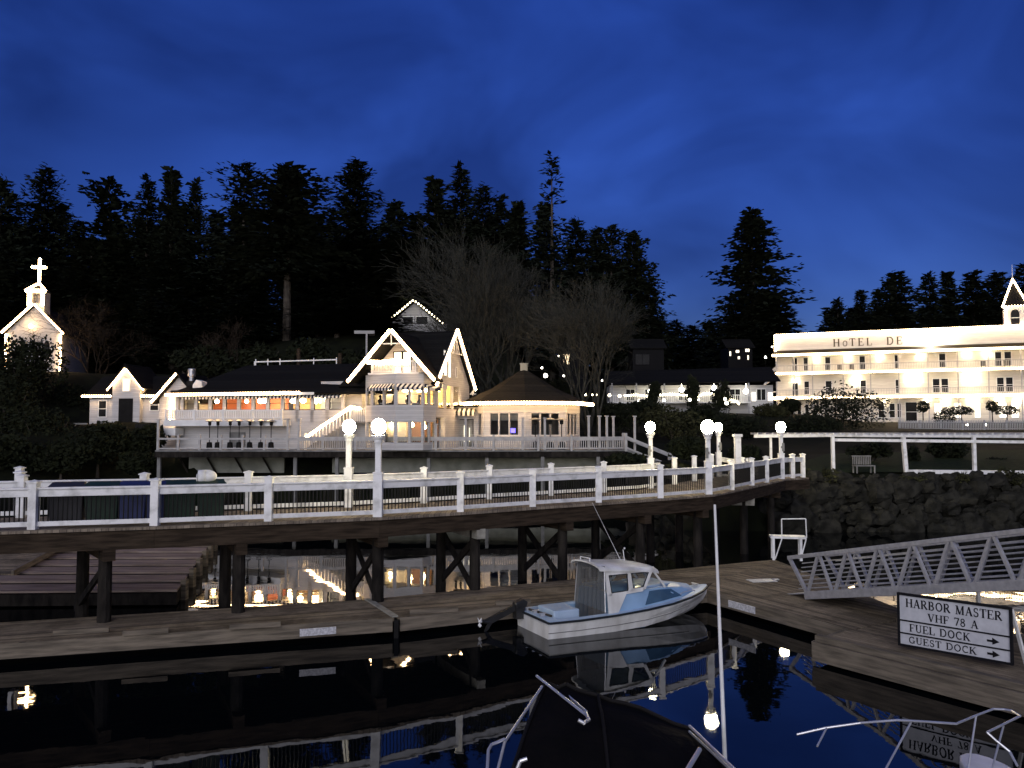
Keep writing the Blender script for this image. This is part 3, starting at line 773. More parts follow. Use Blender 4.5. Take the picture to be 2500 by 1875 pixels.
for y0, y1 in ((0.78,1.92),(2.28,3.37),(3.73,4.87)):
    f = MB(); f.box(-0.12,-0.06,y0,y1,3.0,3.07); f.box(-0.12,-0.06,y0,y0+0.06,3.07,4.75); w = f.build('window', M['black'], mh)
    g = MB(); g.quad((-0.09,y0,3.05),(-0.09,y1,3.05),(-0.09,y1,4.75),(-0.09,y0,4.75)); g.build('pane', M['glass'], w)
# corner awning and ground-floor opening of the right side
aw = MB(); aw.extr([(0.02,0.3,4.95),(0.5,0.3,4.75),(0.55,0.3,4.4),(0.02,0.3,4.6)], (0,0.8,0)); aw.build('awning', M['awning'], mh)
TFg = Matrix.Translation((0,0.3,0))
window(mh, TFg, -9.1, -8.6, 3.1, 4.1, 'pane', 1, 2)
b = MB(); b.lathe([(0.04,-0.12),(0.1,0),(0.07,0.14)], (-9.0,0.05,3.95), 8); b.build('wall_lamp', M['sconce'], mh)
b = MB(); b.beam((0.3,7.0,4.2),(0.3,7.4,4.8),0.1,0.1); b.beam((0.05,7.2,4.3),(0.5,7.2,4.75),0.08,0.08); b.box(0.0,0.5,7.1,7.3,4.25,4.33); b.build('eave_bracket', M['white'], mh)
w = lambda p: ML @ Vector(p)
strand('thick warm light string along the left slope of the balcony gable', [w((-6.1,-1.66,ZE-0.1)), w((-2.72,-1.66,8.66))], 0.16, 0.085)
strand('thick warm light string along the right slope of the balcony gable', [w((0.66,-1.66,ZE-0.1)), w((-2.72,-1.66,8.66))], 0.16, 0.085)
strand('light string on the near slope of the narrow right gable', [w((0.38,-0.45,ZE-0.42)), w((0.38,3.5,ZA+0.1))], 0.16, 0.075)
strand('light string on the far slope of the narrow right gable', [w((0.38,7.45,ZE-0.42)), w((0.38,3.5,ZA+0.1))], 0.16, 0.075)
strand('thick light garland on the balcony railing below the gable window', [w((-4.75,-1.48,6.35)), w((-3.6,-1.48,6.28)), w((-2.6,-1.48,6.36)), w((-1.4,-1.48,6.27))], 0.09, 0.09)
# diners: seated figures
def person_mesh(name):
    pts = [(0,0,0.0),(0,0.02,0.22),(0,0.0,0.46),(0,-0.01,0.58),(0,-0.03,0.72),(-0.2,0,0.46),(-0.24,-0.16,0.24),(-0.14,-0.38,0.22),(0.2,0,0.46),(0.24,-0.16,0.24),(0.14,-0.38,0.22),
           (-0.1,-0.4,0.02),(-0.1,-0.42,-0.4),(0.1,-0.4,0.02),(0.1,-0.42,-0.4)]
    ed = [(0,1),(1,2),(2,3),(3,4),(2,5),(5,6),(6,7),(2,8),(8,9),(9,10),(0,11),(11,12),(0,13),(13,14)]
    rad = [0.15,0.15,0.13,0.06,0.105,0.075,0.05,0.035,0.075,0.05,0.035,0.08,0.05,0.08,0.05]
    me = bpy.data.meshes.new(name); me.from_pydata(pts, ed, [])
    me.materials.append(M['black_cloth'])
    o = bpy.data.objects.new(name, me); COL.objects.link(o)
    s = o.modifiers.new('skin', 'SKIN'); 
    bm_ = o.data.skin_vertices
    if not len(bm_): o.data.attributes
    return o, rad
def person(label, p, rz, group='diners in the bay windows'):
    import bmesh
    o, rad = person_mesh('person')
    bm = bmesh.new(); bm.from_mesh(o.data)
    lay = bm.verts.layers.skin.verify(); bm.verts.ensure_lookup_table()
    for i, v in enumerate(bm.verts):
        v[lay].radius = (rad[i], rad[i]*(0.75 if i in (0,1,2) else 1)); v[lay].use_root = (i == 0)
    bm.to_mesh(o.data); bm.free()
    sb = o.modifiers.new('sub', 'SUBSURF'); sb.levels = 1; sb.render_levels = 1
    h = MB(); h.ball((0,0.02,0.77), 0.115, 10, 8, (0.95,1.0,0.9)); h.build('hair', M['black'], o)
    o.location = p; o.rotation_euler = (0,0,rz)
    return tag(o, label, 'person', group)
for lab, x, y, rz in (('diner in dark clothes leaning in the leftmost wide bay window', -3.95,-0.75,R(70)),('diner in dark clothes at the bay corner, left of the corner post', -2.65,-1.15,R(-60)),
    ('smaller seated diner in the middle of the right bay face', -1.75,-0.75,R(60)),('diner seated in the rightmost bay window before the orange wall', -0.95,-0.55,R(-70))):
    person(lab, ML @ Vector((x,y,3.1)), MH_R+rz)
def dining_table(label, p, rz, group='restaurant tables'):
    t = thing('dining_table', label, 'table', p, rz, group)
    b = MB(); b.box(-0.42,0.42,-0.42,0.42,0.70,0.74); b.build('tabletop', M['signwhite'], t)
    b = MB(); b.tube((0,0,0.03),(0,0,0.7),0.04); b.box(-0.25,0.25,-0.04,0.04,0,0.03); b.build('leg', M['black'], t)
    return t
tb = dining_table('small dining table between the two left diners in the bay', ML @ Vector((-3.3,-0.85,2.632)), MH_R)
dup(tb, ML @ Vector((-1.35,-0.65,2.632)), MH_R, 'small dining table between the two right diners in the bay')
# ------------------------------------------------------------------ restaurant: long dining wing
WG_O, WG_R = (-26.3, 65.0, 3.8), math.atan2(-3.2, 13.9)
WL = local(WG_O, WG_R); WLEN = 14.2
wg = thing('dining_wing', 'long low white dining wing with lit windows under a dark hipped roof', 'building', WG_O, WG_R)
b = MB(); b.box(0, WLEN, 0, 7, 0, 2.05)
b.box(0, WLEN, 6.8, 7, 2.05, 4.2); b.box(0, 0.25, 0, 6.8, 2.05, 4.2)
b.box(0, WLEN, 0, 6.8, 4.02, 4.25)
NW = 11; edges = [0.55+i*(WLEN-0.7)/NW for i in range(NW+1)]
for i, e in enumerate(edges): b.box(e-0.14, e+0.14, 0, 0.2, 2.05, 4.02)
b.box(0.25, WLEN, 0, 0.2, 2.05, 2.93)
b.build('wall', M['siding'], wg)
b = MB(); b.box(WLEN, 18.5, 1.4, 6, 0, 4.4); b.build('link_wall', M['siding'], wg)
for i in range(NW):
    x0, x1 = edges[i]+0.14, edges[i+1]-0.14
    f = MB(); f.box(x0, x1, 0.05, 0.11, 2.93, 2.98); f.box(x0, x1, 0.06, 0.1, 3.42, 3.45); f.box(x0, x0+0.04, 0.05, 0.11, 2.98, 4.0); f.box(x1-0.04, x1, 0.05, 0.11, 2.98, 4.0)
    wn1 = f.build('window', M['black'], wg)
    g = MB(); g.quad((x0,0.08,2.95),(x1,0.08,2.95),(x1,0.08,4.02),(x0,0.08,4.02)); g.build('pane', M['glass'], wn1)
    aw = MB(); aw.extr([(x0-0.1,-0.02,4.12),(x0-0.1,-0.35,3.95),(x0-0.1,-0.35,3.78),(x0-0.1,-0.02,3.92)], (x1-x0+0.2,0,0)); aw.build('awning', M['awning'], wg)
b = MB(); b.box(0.3, 7.6, 3.6, 3.7, 2.1, 4.0); b.box(7.6, 7.7, 0.8, 3.7, 2.1, 4.0); b.build('dining_wall', M['inner'], wg)
b = MB(); b.box(7.75, 14.1, 4.4, 4.5, 2.1, 4.0); b.build('dining_wall', M['inner_y'], wg)
b = MB(); b.box(0.3, 14.1, 0.25, 6.7, 2.06, 2.1); b.build('dining_floor', M['floor_in'], wg)
for x, y, s in ((1.1,1.4,0.13),(2.4,1.9,0.17),(4.6,2.6,0.15),(6.9,0.9,0.27),(7.15,1.1,0.2),(8.6,2.6,0.16),(9.7,1.0,0.27),(10.2,1.3,0.22),(11.35,0.95,0.30),(11.6,1.5,0.22),(12.7,1.6,0.2),(13.3,2.4,0.14)):
    b = MB(); b.lathe([(s*0.4,-s),(s,-s*0.6),(s,0.2*s),(s*0.4,s*0.7)], (x,y,3.72), 10); b.tube((x,y,3.75),(x,y,4.03),0.012); b.build('dining_lamp', M['pendant'], wg)
for k, x in enumerate((2.2,4.3,6.4,8.3,10.4,12.4)):
    dup(tb, WL @ Vector((x,0.9,2.1)), WG_R, ('first','second','third','fourth','fifth','last')[k]+' dining table behind the wing windows, counted from the left')
rf = MB()
e, zr, ze = 0.5, 6.7, 4.18
slab(rf, (-e,-e,ze),(WLEN+4.3,-e,ze),(WLEN+4.3,4.2,zr),(3.6,4.2,zr)); slab(rf, (-e,9.0,ze),(WLEN+4.3,9.0,ze),(WLEN+4.3,4.2,zr),(3.6,4.2,zr)); slab(rf, (-e,-e,ze),(-e,9.0,ze),(3.6,4.2,zr),(3.58,4.2,zr))
rf.build('roof', M['roof'], wg)
b = MB(); b.box(-e, 12.0, -e-0.06, -e-0.005, ze-0.14, ze+0.06); b.build('eave_board', M['white'], wg)
b = MB(); b.beam((4.2,4.6,zr+0.32),(11.4,4.6,zr+0.38),0.1,0.1)
for x in (4.2,5.3,6.4,9.4,11.4): b.beam((x,4.6,zr-0.2),(x,4.6,zr+0.55),0.07,0.07)
b.beam((4.15,4.6,zr-0.4),(4.15,4.6,zr+0.36),0.14,0.14); b.build('roof_rail', M['white'], wg)
for x, h in ((7.95,1.35),(11.6,0.9)):
    b = MB(); b.tube((x,4.8,zr-0.3),(x,4.8,zr+h),0.16,0.16,10); b.build('flue', M['fascia'], wg)
b = MB(); b.beam((-0.05,-1.15,2.9),(9.75,-1.15,2.9),0.09,0.09); b.beam((-0.05,-1.15,2.32),(9.75,-1.15,2.32),0.08,0.08)
for x in [0,2.45,4.9,7.3,9.75]: b.beam((x,-1.15,2.2),(x,-1.15,3.0),0.12,0.12)
balusters(b, (0,-1.15,0), (9.75,-1.15,0), 2.34, 2.88, 0.19, 0.11, 0.03)
b.build('balustrade', M['white'], wg)
b = MB(); b.box(-0.1, 9.9, -1.3, 0, 1.72, 2.2); b.build('balcony_floor', M['white'], wg)
b = MB(); b.box(4.8, 6.1, -0.12, -0.01, 0.15, 1.25); b.build('service_hatch', M['concrete'], wg)
b = MB(); b.box(-1.6, 0.9, -1.25, -0.2, 1.0, 1.55); b.build('planter_box', M['white'], wg)
b = MB(); b.box(-0.9, 1.2, 0.6, 3.0, 4.2, 4.55); b.box(0.3, 0.9, 0.9, 1.5, 4.5, 5.3); b.build('vent_base', M['black'], wg)
b = MB(); b.lathe([(0.2,0),(0.2,0.35),(0.3,0.38),(0.3,0.95),(0.24,1.0)], (0.55,1.2,5.3), 14); b.build('vent_cowl', M['tin'], wg)
b = MB(); b.extr([(1.2,0.4,4.7),(2.0,0.4,4.75),(2.0,0.4,5.2),(1.5,0.4,5.35),(1.2,0.4,4.95)], (0,0.7,0)); b.build('vent_hood', M['white'], wg)
w = lambda p: WL @ Vector(p)
strand('light string along the whole eave of the long dining wing', [w((-0.45,-0.62,4.14)), w((10.9,-0.62,4.2))], 0.17, 0.07)
# gable-ended kitchen block at the left end of the wing
KB_O = (-28.2, 66.5, 3.8)
kb = thing('kitchen_block', 'small white gable-ended block, brightly lit, between cottage and dining wing', 'building', KB_O, R(-8))
b = MB(); b.extr([(0,0,0),(3.4,0,0),(3.4,0,3.9),(1.7,0,5.75),(0,0,3.9)], (0,4,0)); b.build('wall', M['siding'], kb)
b = MB(); slab(b, (-0.4,-0.4,3.62),(1.7,-0.4,5.92),(1.7,4.2,5.92),(-0.4,4.2,3.62)); slab(b, (3.8,-0.4,3.62),(1.7,-0.4,5.92),(1.7,4.2,5.92),(3.8,4.2,3.62)); b.build('roof', M['roof'], kb)
KL = local(KB_O, R(-8)); w = lambda p: KL @ Vector(p)
strand('light string on the gable slope between cottage and dining wing', [w((-0.4,-0.46,3.66)), w((1.7,-0.46,5.96))], 0.15, 0.07)
strand('short upright light string at the left end of the dining wing', [w((1.1,-0.25,1.9)), w((1.1,-0.25,4.1))], 0.15, 0.07)
# ------------------------------------------------------------------ octagonal pavilion
PV_O = (0.95, 66.2, 3.8)
pv = thing('round_pavilion', 'octagonal white pavilion with a broad dark conical roof and large windows', 'building', PV_O, 0)
def octp(r, z=0.0, off=-90): return [(r*math.cos(R(off+45*i)), r*math.sin(R(off+45*i)), z) for i in range(8)]
o8 = octp(4.45)
b = MB(); b.prism([(p[0],p[1]) for p in o8], 0, 1.0); b.prism([(p[0],p[1]) for p in o8], 2.72, 3.45)
i8 = octp(4.3)
for i in range(8):
    a, c = Vector(i8[i]), Vector(i8[(i+1)%8]); u = (c-a).normalized(); L = (c-a).length; n = Vector((u.y,-u.x,0))
    for q in (0.0, 0.45, L/2-0.42, L/2+0.42, L-0.45, L):
        w_ = 0.2 if q in (0.0, L) else 0.12
        b.beam(a+u*q+V(0,0,0.98), a+u*q+V(0,0,2.74), w_, 0.16, up=n)
    b.beam(a+u*0.22+V(0,0,0.98), a+u*0.22+V(0,0,2.74), 0.45, 0.14, up=n); b.beam(a+u*(L-0.22)+V(0,0,0.98), a+u*(L-0.22)+V(0,0,2.74), 0.45, 0.14, up=n)
b.build('wall', M['siding'], pv)
for i in (6,7,0,1):
    a, c = Vector(i8[i]), Vector(i8[(i+1)%8]); u = (c-a).normalized(); L = (c-a).length; n = Vector((u.y,-u.x,0))
    for s0, s1 in ((0.5,L/2-0.47),(L/2-0.37,L/2+0.37),(L/2+0.47,L-0.5)):
        f = MB(); f.beam(a+u*s0+n*0.06+V(0,0,1.02), a+u*s1+n*0.06+V(0,0,1.02), 0.08, 0.08); f.beam(a+u*s0+n*0.06+V(0,0,2.70), a+u*s1+n*0.06+V(0,0,2.70), 0.06, 0.05)
        wv = f.build('window', M['white'], pv)
        g = MB(); g.quad(a+u*s0+V(0,0,1.0), a+u*s1+V(0,0,1.0), a+u*s1+V(0,0,2.72), a+u*s0+V(0,0,2.72)); g.build('pane', M['glass'], wv)
        if i == 7 or (i == 0 and s0 == 0.5):
            g = MB(); g.beam(a+u*s0-n*0.09+V(0,0,2.42 if i == 7 else 2.62), a+u*s1-n*0.09+V(0,0,2.42 if i == 7 else 2.62), 0.02, 0.58 if i == 7 else 0.2); g.build('blind', M['concrete'], wv)
b = MB(); b.box(-3.2,3.2,1.2,1.3,0.02,3.4); b.build('inner_wall', M['concrete'], pv)
rf = MB(); e8 = octp(5.45, 3.42); m8 = octp(2.5, 4.75); 
for i in range(8):
    j = (i+1)%8
    rf.add([e8[i], e8[j], m8[j], m8[i]], [(0,1,2,3)]); rf.add([m8[i], m8[j], (0,0,6.35)], [(0,1,2)])
    rf.add([e8[i], e8[j], (0,0,3.40)], [(0,1,2)])
rf.build('roof', M['roof_warm'], pv)
b = MB(); b.box(-0.28,0.28,-0.28,0.28,6.1,6.65); b.box(-0.34,0.34,-0.34,0.34,6.65,6.72); b.build('roof_vent', M['stone'], pv)
PL = local(PV_O, 0)
pts = [PL @ Vector((p[0]*1.015, p[1]*1.015, 3.42)) for p in octp(5.45, 0)]
strand('light string round the curved eave of the octagonal pavilion', [pts[6], pts[7], pts[0], pts[1], pts[2]], 0.17, 0.075)
b = thing('glowing_screen', 'small blue glowing screen inside the pavilion window', 'screen', PL @ Vector((-0.9,-2.2,1.0)), R(10))
q = MB(); q.box(-0.22,0.22,0,0.05,0.2,0.55); q.build('screen_panel', M['screen'], b); q = MB(); q.box(-0.05,0.05,0,0.05,0,0.2); q.box(-0.15,0.15,-0.05,0.1,-0.03,0.0); q.build('stand', M['black'], b)
# link between house and pavilion
LK_O = (-5.35, 64.5, 3.8)
lk = thing('entrance_link', 'low link building with a broad striped awning between house and pavilion', 'building', LK_O, R(-4))
b = MB(); b.box(0, 3.0, 0, 2.0, 0, 0.12); b.box(0, 0.25, 0, 2, 0.12, 3.2); b.box(2.4, 3.0, 0, 2, 0.12, 3.2); b.box(0.25, 2.4, 0, 2, 2.25, 3.2); b.build('wall', M['siding'], lk)
b = MB(); b.box(-0.1, 3.1, -0.3, 2.1, 3.2, 3.36); b.build('roof', M['roof'], lk)
aw = MB(); aw.extr([(0.05,-0.05,3.1),(0.05,-0.75,2.82),(0.05,-0.75,2.5),(0.05,-0.05,2.82)], (2.5,0,0)); aw.build('awning', M['awning_big'], lk)
f = MB()
for x in (0.25,0.95,1.65,2.35): f.box(x, x+0.06, 0.3, 0.38, 0.12, 2.25)
f.box(0.25, 2.4, 0.3, 0.38, 2.19, 2.25); wv = f.build('window', M['black'], lk)
g = MB(); g.quad((0.3,0.34,0.15),(2.36,0.34,0.15),(2.36,0.34,2.2),(0.3,0.34,2.2)); g.build('pane', M['glass'], wv)
f = MB(); f.box(0.3, 2.4, 1.85, 1.95, 0.12, 2.2); f.build('back_wall', M['concrete'], lk)
for x in (0.75,1.1,1.5,1.9):
    f = MB(); f.box(x,x+0.03,1.2,1.23,0.5,1.7+0.1*math.sin(x*9)); f.build('light_tube', M['litpale'], lk)
# ------------------------------------------------------------------ terrace deck in front of the restaurant
TD = [(-25.6,59.8),(-15.2,59.8),(-3,59.8),(6.4,60.4),(8.3,61.4),(8.6,64.0),(6.4,70),(-25.6,67)]
td = thing('restaurant_terrace', 'raised restaurant terrace with dark edge beam on posts over a pale wall', 'deck', (-10,60,0))
b = MB(); b.prism(TD, 3.68, 3.79); b.build('deck_floor', M['concrete'], td, world=True)
b = MB()
for i in range(4):
    a, c = TD[i], TD[i+1]
    b.beam((a[0],a[1],3.47),(c[0],c[1],3.47),0.16,0.40)
b.build('edge_beam', M['piling'], td, world=True)
for x in (-25.4,-15.6,-12.6,-6.0,-1.8,2.2,6.2):
    b = MB(); b.beam((x,60.1,0.0),(x,60.1,3.3),0.24,0.24); b.build('post', M['concrete'], td, world=True)
for x in (-24.4,-22.3,-20.2,-18.1): 
    b = MB(); b.beam((x,62.9,2.0),(x-0.7,62.7,3.3),0.14,0.14); b.build('brace', M['piling'], td, world=True)
rw = MB(); rw.box(-24.4,-17.2,63.0,63.3,2.0,3.45); tag(rw.build('retaining_wall', M['stone']), 'pale panelled wall under the left half of the terrace', 'wall', 'walls under the terrace')
rw = MB(); rw.extr([(-13.4,62.2,2.05),(8.2,62.2,2.05),(9.4,62.2,2.6),(8.6,62.2,3.2),(4.2,62.2,3.3),(-13.4,62.2,3.1)], (0,0.3,0)); tag(rw.build('retaining_wall', M['stone']), 'long pale wall under the right half of the terrace', 'wall', 'walls under the terrace')
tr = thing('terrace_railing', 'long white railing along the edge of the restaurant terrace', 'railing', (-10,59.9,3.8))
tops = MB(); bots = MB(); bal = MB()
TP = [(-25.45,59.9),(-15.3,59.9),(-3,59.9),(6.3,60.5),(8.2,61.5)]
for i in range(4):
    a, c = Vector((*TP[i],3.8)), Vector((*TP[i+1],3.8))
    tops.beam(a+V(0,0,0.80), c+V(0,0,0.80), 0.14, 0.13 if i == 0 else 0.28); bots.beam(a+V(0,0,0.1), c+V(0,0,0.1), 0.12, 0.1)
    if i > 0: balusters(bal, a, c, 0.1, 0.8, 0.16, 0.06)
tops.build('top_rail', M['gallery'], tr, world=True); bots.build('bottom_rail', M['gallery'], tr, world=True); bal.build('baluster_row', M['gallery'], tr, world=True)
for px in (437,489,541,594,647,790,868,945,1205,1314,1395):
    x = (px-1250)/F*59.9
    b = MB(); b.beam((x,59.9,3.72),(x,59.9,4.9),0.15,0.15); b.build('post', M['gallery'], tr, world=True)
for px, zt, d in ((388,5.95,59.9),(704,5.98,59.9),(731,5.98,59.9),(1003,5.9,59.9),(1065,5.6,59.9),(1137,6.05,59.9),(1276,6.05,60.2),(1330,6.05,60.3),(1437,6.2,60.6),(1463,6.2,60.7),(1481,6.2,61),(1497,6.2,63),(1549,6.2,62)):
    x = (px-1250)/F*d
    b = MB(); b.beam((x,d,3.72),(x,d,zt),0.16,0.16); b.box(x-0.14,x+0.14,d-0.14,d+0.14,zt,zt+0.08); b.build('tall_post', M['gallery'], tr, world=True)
# ramp down from the terrace end
ra = thing('terrace_ramp', 'white railed ramp sloping down from the right end of the terrace', 'ramp', (8.4,62,3.8))
b = MB(); A, B = Vector((8.4,62.2,3.75)), Vector((11.9,62.4,2.35)); b.beam(A,B,1.4,0.18); b.build('ramp_floor', M['concrete'], ra, world=True)
b = MB()
for oy in (-0.7,0.7):
    b.beam(A+V(0,oy,0.95),B+V(0,oy,0.95),0.12,0.22); b.beam(A+V(0,oy,0.2),B+V(0,oy,0.2),0.1,0.1)
b.build('handrail', M['gallery'], ra, world=True)
b = MB()
for q in (A,B):
    for oy in (-0.7,0.7): b.beam(q+V(0,oy,-0.1),q+V(0,oy,1.25),0.2,0.2)
b.build('ramp_post', M['gallery'], ra, world=True)
# stairs with the lit handrail
S0, S1 = V(-15.0,60.6,3.8), V(-11.9,61.2,5.85)
st = thing('terrace_stair', 'white stair climbing from the terrace to the dining room door', 'stairs', S0)
b = MB()
for i in range(12):
    q = S0+(S1-S0)*(i/12); b.box(q.x,q.x+0.28,q.y,q.y+1.3,3.8,q.z+0.17)
b.box(S1.x,S1.x+2.2,S1.y,S1.y+1.6,5.72,5.86); b.build('step_flight', M['concrete'], st, world=True)
b = MB(); b.beam(S0+V(0,0,0.95),S1+V(0,0,0.95),0.1,0.14); b.beam(S1+V(0,0,0.95),S1+V(2.2,0,0.95),0.1,0.1)
for i in range(14):
    q = S0+(S1-S0)*(i/13); b.beam(q+V(0,0,0.1),q+V(0,0,0.9),0.05,0.05)
balusters(b, S1, S1+V(2.2,0,0), 0.0, 0.92, 0.14, 0.05); b.beam(S0,S0+V(0,0,1.2),0.16,0.16); b.beam(S1+V(0,0,-2),S1+V(0,0,1.1),0.14,0.14); b.beam(S1+V(2.2,0,-2),S1+V(2.2,0,1.1),0.14,0.14)
b.build('handrail', M['white'], st, world=True)
strand('thick glowing light garland climbing the terrace stair rail', [S0+V(0,-0.12,0.85), S0.lerp(S1,0.33)+V(0,-0.12,0.95), S0.lerp(S1,0.66)+V(0,-0.12,0.98), S1+V(0,-0.12,1.05), S1+V(0.75,-0.12,0.95)], 0.075, 0.066)
# patio heaters
ph = thing('patio_heater', 'patio heater', 'patio heater', (0,0,0))
b = MB(); b.lathe([(0.03,2.02),(0.22,2.05),(0.40,2.09),(0.10,2.2),(0.03,2.22)], (0,0,0), 14); b.build('hood', M['tin'], ph)
b = MB(); b.lathe([(0.08,1.75),(0.11,1.78),(0.12,2.02),(0.05,2.04)], (0,0,0), 10); b.build('burner', M['black'], ph)
b = MB(); b.tube((0,0,0.5),(0,0,1.78),0.03); b.build('pole', M['black'], ph)
b = MB(); b.lathe([(0.22,0),(0.22,0.12),(0.19,0.5),(0.05,0.55)], (0,0,0), 12); b.build('base', M['black'], ph)
ordn = ('leftmost','second','third','fourth','fifth','sixth','seventh')
first = True
for i, px in enumerate((513,533,563,585,611,638,663)):
    d = 61.6; loc = ((px-1250)/F*d, d, 3.8)
    lab = ordn[i]+' patio heater from the left in the row before the white terrace wall'
    if first: ph.location = loc; ph['label'] = lab; ph['group'] = 'patio heaters on the terrace'; first = False
    else: dup(ph, loc, 0, lab)
for px, lab in ((1062,'large patio heater beside the wide dark window of the link'),(1307,'patio heater left of a close trio before the pavilion'),(1343,'patio heater in the middle of the trio before the pavilion'),(1371,'rightmost patio heater of the trio before the pavilion')):
    dup(ph, ((px-1250)/F*61.2, 61.2, 3.8), 0.3, lab, sc=(1.25,1.25,1.05))
# ------------------------------------------------------------------ cottage
CT_O, CT_R = (-36.6, 71.5, 5.6), R(-4)
CLm = local(CT_O, CT_R)
ct = thing('white_cottage', 'white cottage with a steep centre gable and dark doorway, eaves outlined in light', 'building', CT_O, CT_R)
b = MB(); b.box(0, 8.6, 0.5, 6, 0, 2.5); b.box(2.3, 4.75, 0, 0.5, 0, 2.6); b.build('wall', M['siding'], ct)
b = MB(); b.extr([(2.3,0,2.6),(4.75,0,2.6),(4.75,0,3.5),(3.52,0,5.0),(2.3,0,3.5)], (0,4,0)); b.build('gable_wall', M['siding'], ct)
b = MB(); slab(b, (-0.4,0.1,2.45),(9,0.1,2.45),(9,3.2,4.4),(-0.4,3.2,4.4)); slab(b, (-0.4,6.4,2.45),(9,6.4,2.45),(9,3.2,4.4),(-0.4,3.2,4.4))
slab(b, (1.85,-0.35,3.2),(3.52,-0.35,5.25),(3.52,4,5.25),(1.85,4,3.2)); slab(b, (5.2,-0.35,3.2),(3.52,-0.35,5.25),(3.52,4,5.25),(5.2,4,3.2)); b.build('roof', M['roof'], ct)
TC = Matrix.Translation((0,0.5,0)); TG = Matrix.Identity(4)
window(ct, TC, 0.85, 1.5, 0.75, 2.1, 'pane', 1, 2); window(ct, TC, 5.45, 6.15, 1.3, 2.2, 'pane', 1, 2); window(ct, TG, 3.25, 3.8, 2.95, 3.95, 'litpane', 1, 1)
b = MB(TG); b.box(2.9, 4.15, -0.05, -0.003, 0.1, 2.3); b.build('door', M['dark'], ct)
w = lambda p: CLm @ Vector(p)
strand('light string on the left eave of the white cottage', [w((-0.4,0.02,2.5)), w((2.3,0.02,2.5))], 0.16, 0.065)
strand('light string on the right eave of the white cottage', [w((4.9,0.02,2.5)), w((8.5,0.02,2.5))], 0.16, 0.065)
strand('light string inside the left slope of the cottage centre gable', [w((1.95,-0.2,3.05)), w((3.5,-0.2,4.95))], 0.16, 0.055)
strand('light string inside the right slope of the cottage centre gable', [w((5.1,-0.2,3.05)), w((3.55,-0.2,4.95))], 0.16, 0.055)
# dark kiosk deck beside it
kd = thing('service_deck', 'black boarded service deck with a small lit window in front of the cottage', 'deck', (-31.4,69.4,4.3))
b = MB(); b.box(0,4.2,0,1.4,0.2,0.35)
for i in range(22): b.box(i*0.19,i*0.19+0.17,-0.04,0,0.35+0.02*(i%3),1.42)
b.build('board_wall', M['black'], kd)
b = MB(); b.box(3.25,4.1,-0.07,-0.045,0.55,1.05); b.build('lit_window', M['litpane'], kd)
b = MB(); b.box(3.2,3.28,-0.09,-0.072,0.5,1.4); b.box(3.64,3.68,-0.09,-0.072,0.5,1.1); b.box(3.2,4.15,-0.09,-0.072,1.05,1.1); b.build('window_bar', M['black'], kd)
for x in (3.35,4.05):
    b = MB(); b.box(x,x+0.12,-0.09,-0.042,1.12,1.24); b.build('small_light', M['litpale'], kd)
for x in (0.1,2,4.0):
    b = MB(); b.beam((x,0.6,-1.5),(x,0.6,0.2),0.2,0.2); b.build('post', M['piling'], kd)
b = thing('pipe_post', 'white pipe post with a short arm beside the cottage corner', 'post', P(180,1135,67))
q = MB(); q.beam((0,0,-1.5),(0,0,3.25),0.16,0.16); q.build('upright', M['concrete'], b)
q = MB(); q.beam((-0.08,0,3.3),(1.0,0,3.3),0.12,0.12); q.build('arm', M['concrete'], b)
# ------------------------------------------------------------------ chapel
CH_O, CH_R = (P(18,800,85).x, 85.0, 10.6), R(9)
CHL = local(CH_O, CH_R); S = 85/F
ch = thing('chapel', 'white chapel with belfry and cross, outlined in lights, behind a leafy tree', 'chapel', CH_O, CH_R)
b = MB(); b.extr([(0,0,0),(5.1,0,0),(5.1,0,4.7),(2.55,0,7.3),(0,0,4.7)], (0,8,0)); b.build('wall', M['siding'], ch)
b = MB(); slab(b, (-0.35,-0.3,4.5),(2.55,-0.3,7.5),(2.55,8.3,7.5),(-0.35,8.3,4.5)); slab(b, (5.45,-0.3,4.5),(2.55,-0.3,7.5),(2.55,8.3,7.5),(5.45,8.3,4.5)); b.build('roof', M['roof'], ch)
b = MB(); b.box(1.75,3.35,0.25,1.85,6.3,7.7); b.box(1.75,2.15,0.25,1.85,7.7,8.75); b.box(2.95,3.35,0.25,1.85,7.7,8.75); b.box(1.75,3.35,0.25,1.85,8.75,8.95); b.box(2.15,2.95,1.2,1.85,7.7,8.75)
b.build('belfry', M['siding'], ch)
b = MB()
q = [(1.6,0.1,8.95),(3.5,0.1,8.95),(3.5,2.0,8.95),(1.6,2.0,8.95)]; a = [(2.4,0.9,9.75),(2.7,0.9,9.75),(2.7,1.2,9.75),(2.4,1.2,9.75)]
b.add(q+a, [(0,1,5,4),(1,2,6,5),(2,3,7,6),(3,0,4,7),(4,5,6,7),(3,2,1,0)]); b.build('belfry_roof', M['roof'], ch)
b = MB(); b.box(2.45,2.65,1.0,1.15,9.7,12.4); b.box(1.85,3.25,1.02,1.13,11.45,11.68); b.build('cross', M['white'], ch)
b = MB(); b.extr([(3.55,-0.04,1.9),(4.1,-0.04,1.9),(4.1,-0.04,3.45),(3.97,-0.04,3.7),(3.82,-0.04,3.78),(3.68,-0.04,3.7),(3.55,-0.04,3.45)], (0,0.037,0)); wv = b.build('window', M['pane'], ch)
b = MB(); b.lathe([(0.08,-0.2),(0.2,-0.05),(0.15,0.2)], (2.4,-0.45,5.2), 10); b.build('wall_lamp', M['bulb'], ch)
b = MB(); b.beam((3.2,-1.2,1.3),(4.9,-2.0,0.55),0.06,0.08); b.beam((4.9,-2.0,-0.4),(4.9,-2.0,0.6),0.07,0.07); b.beam((3.2,-1.2,0.2),(3.2,-1.2,1.35),0.07,0.07); b.build('step_rail', M['white'], ch)
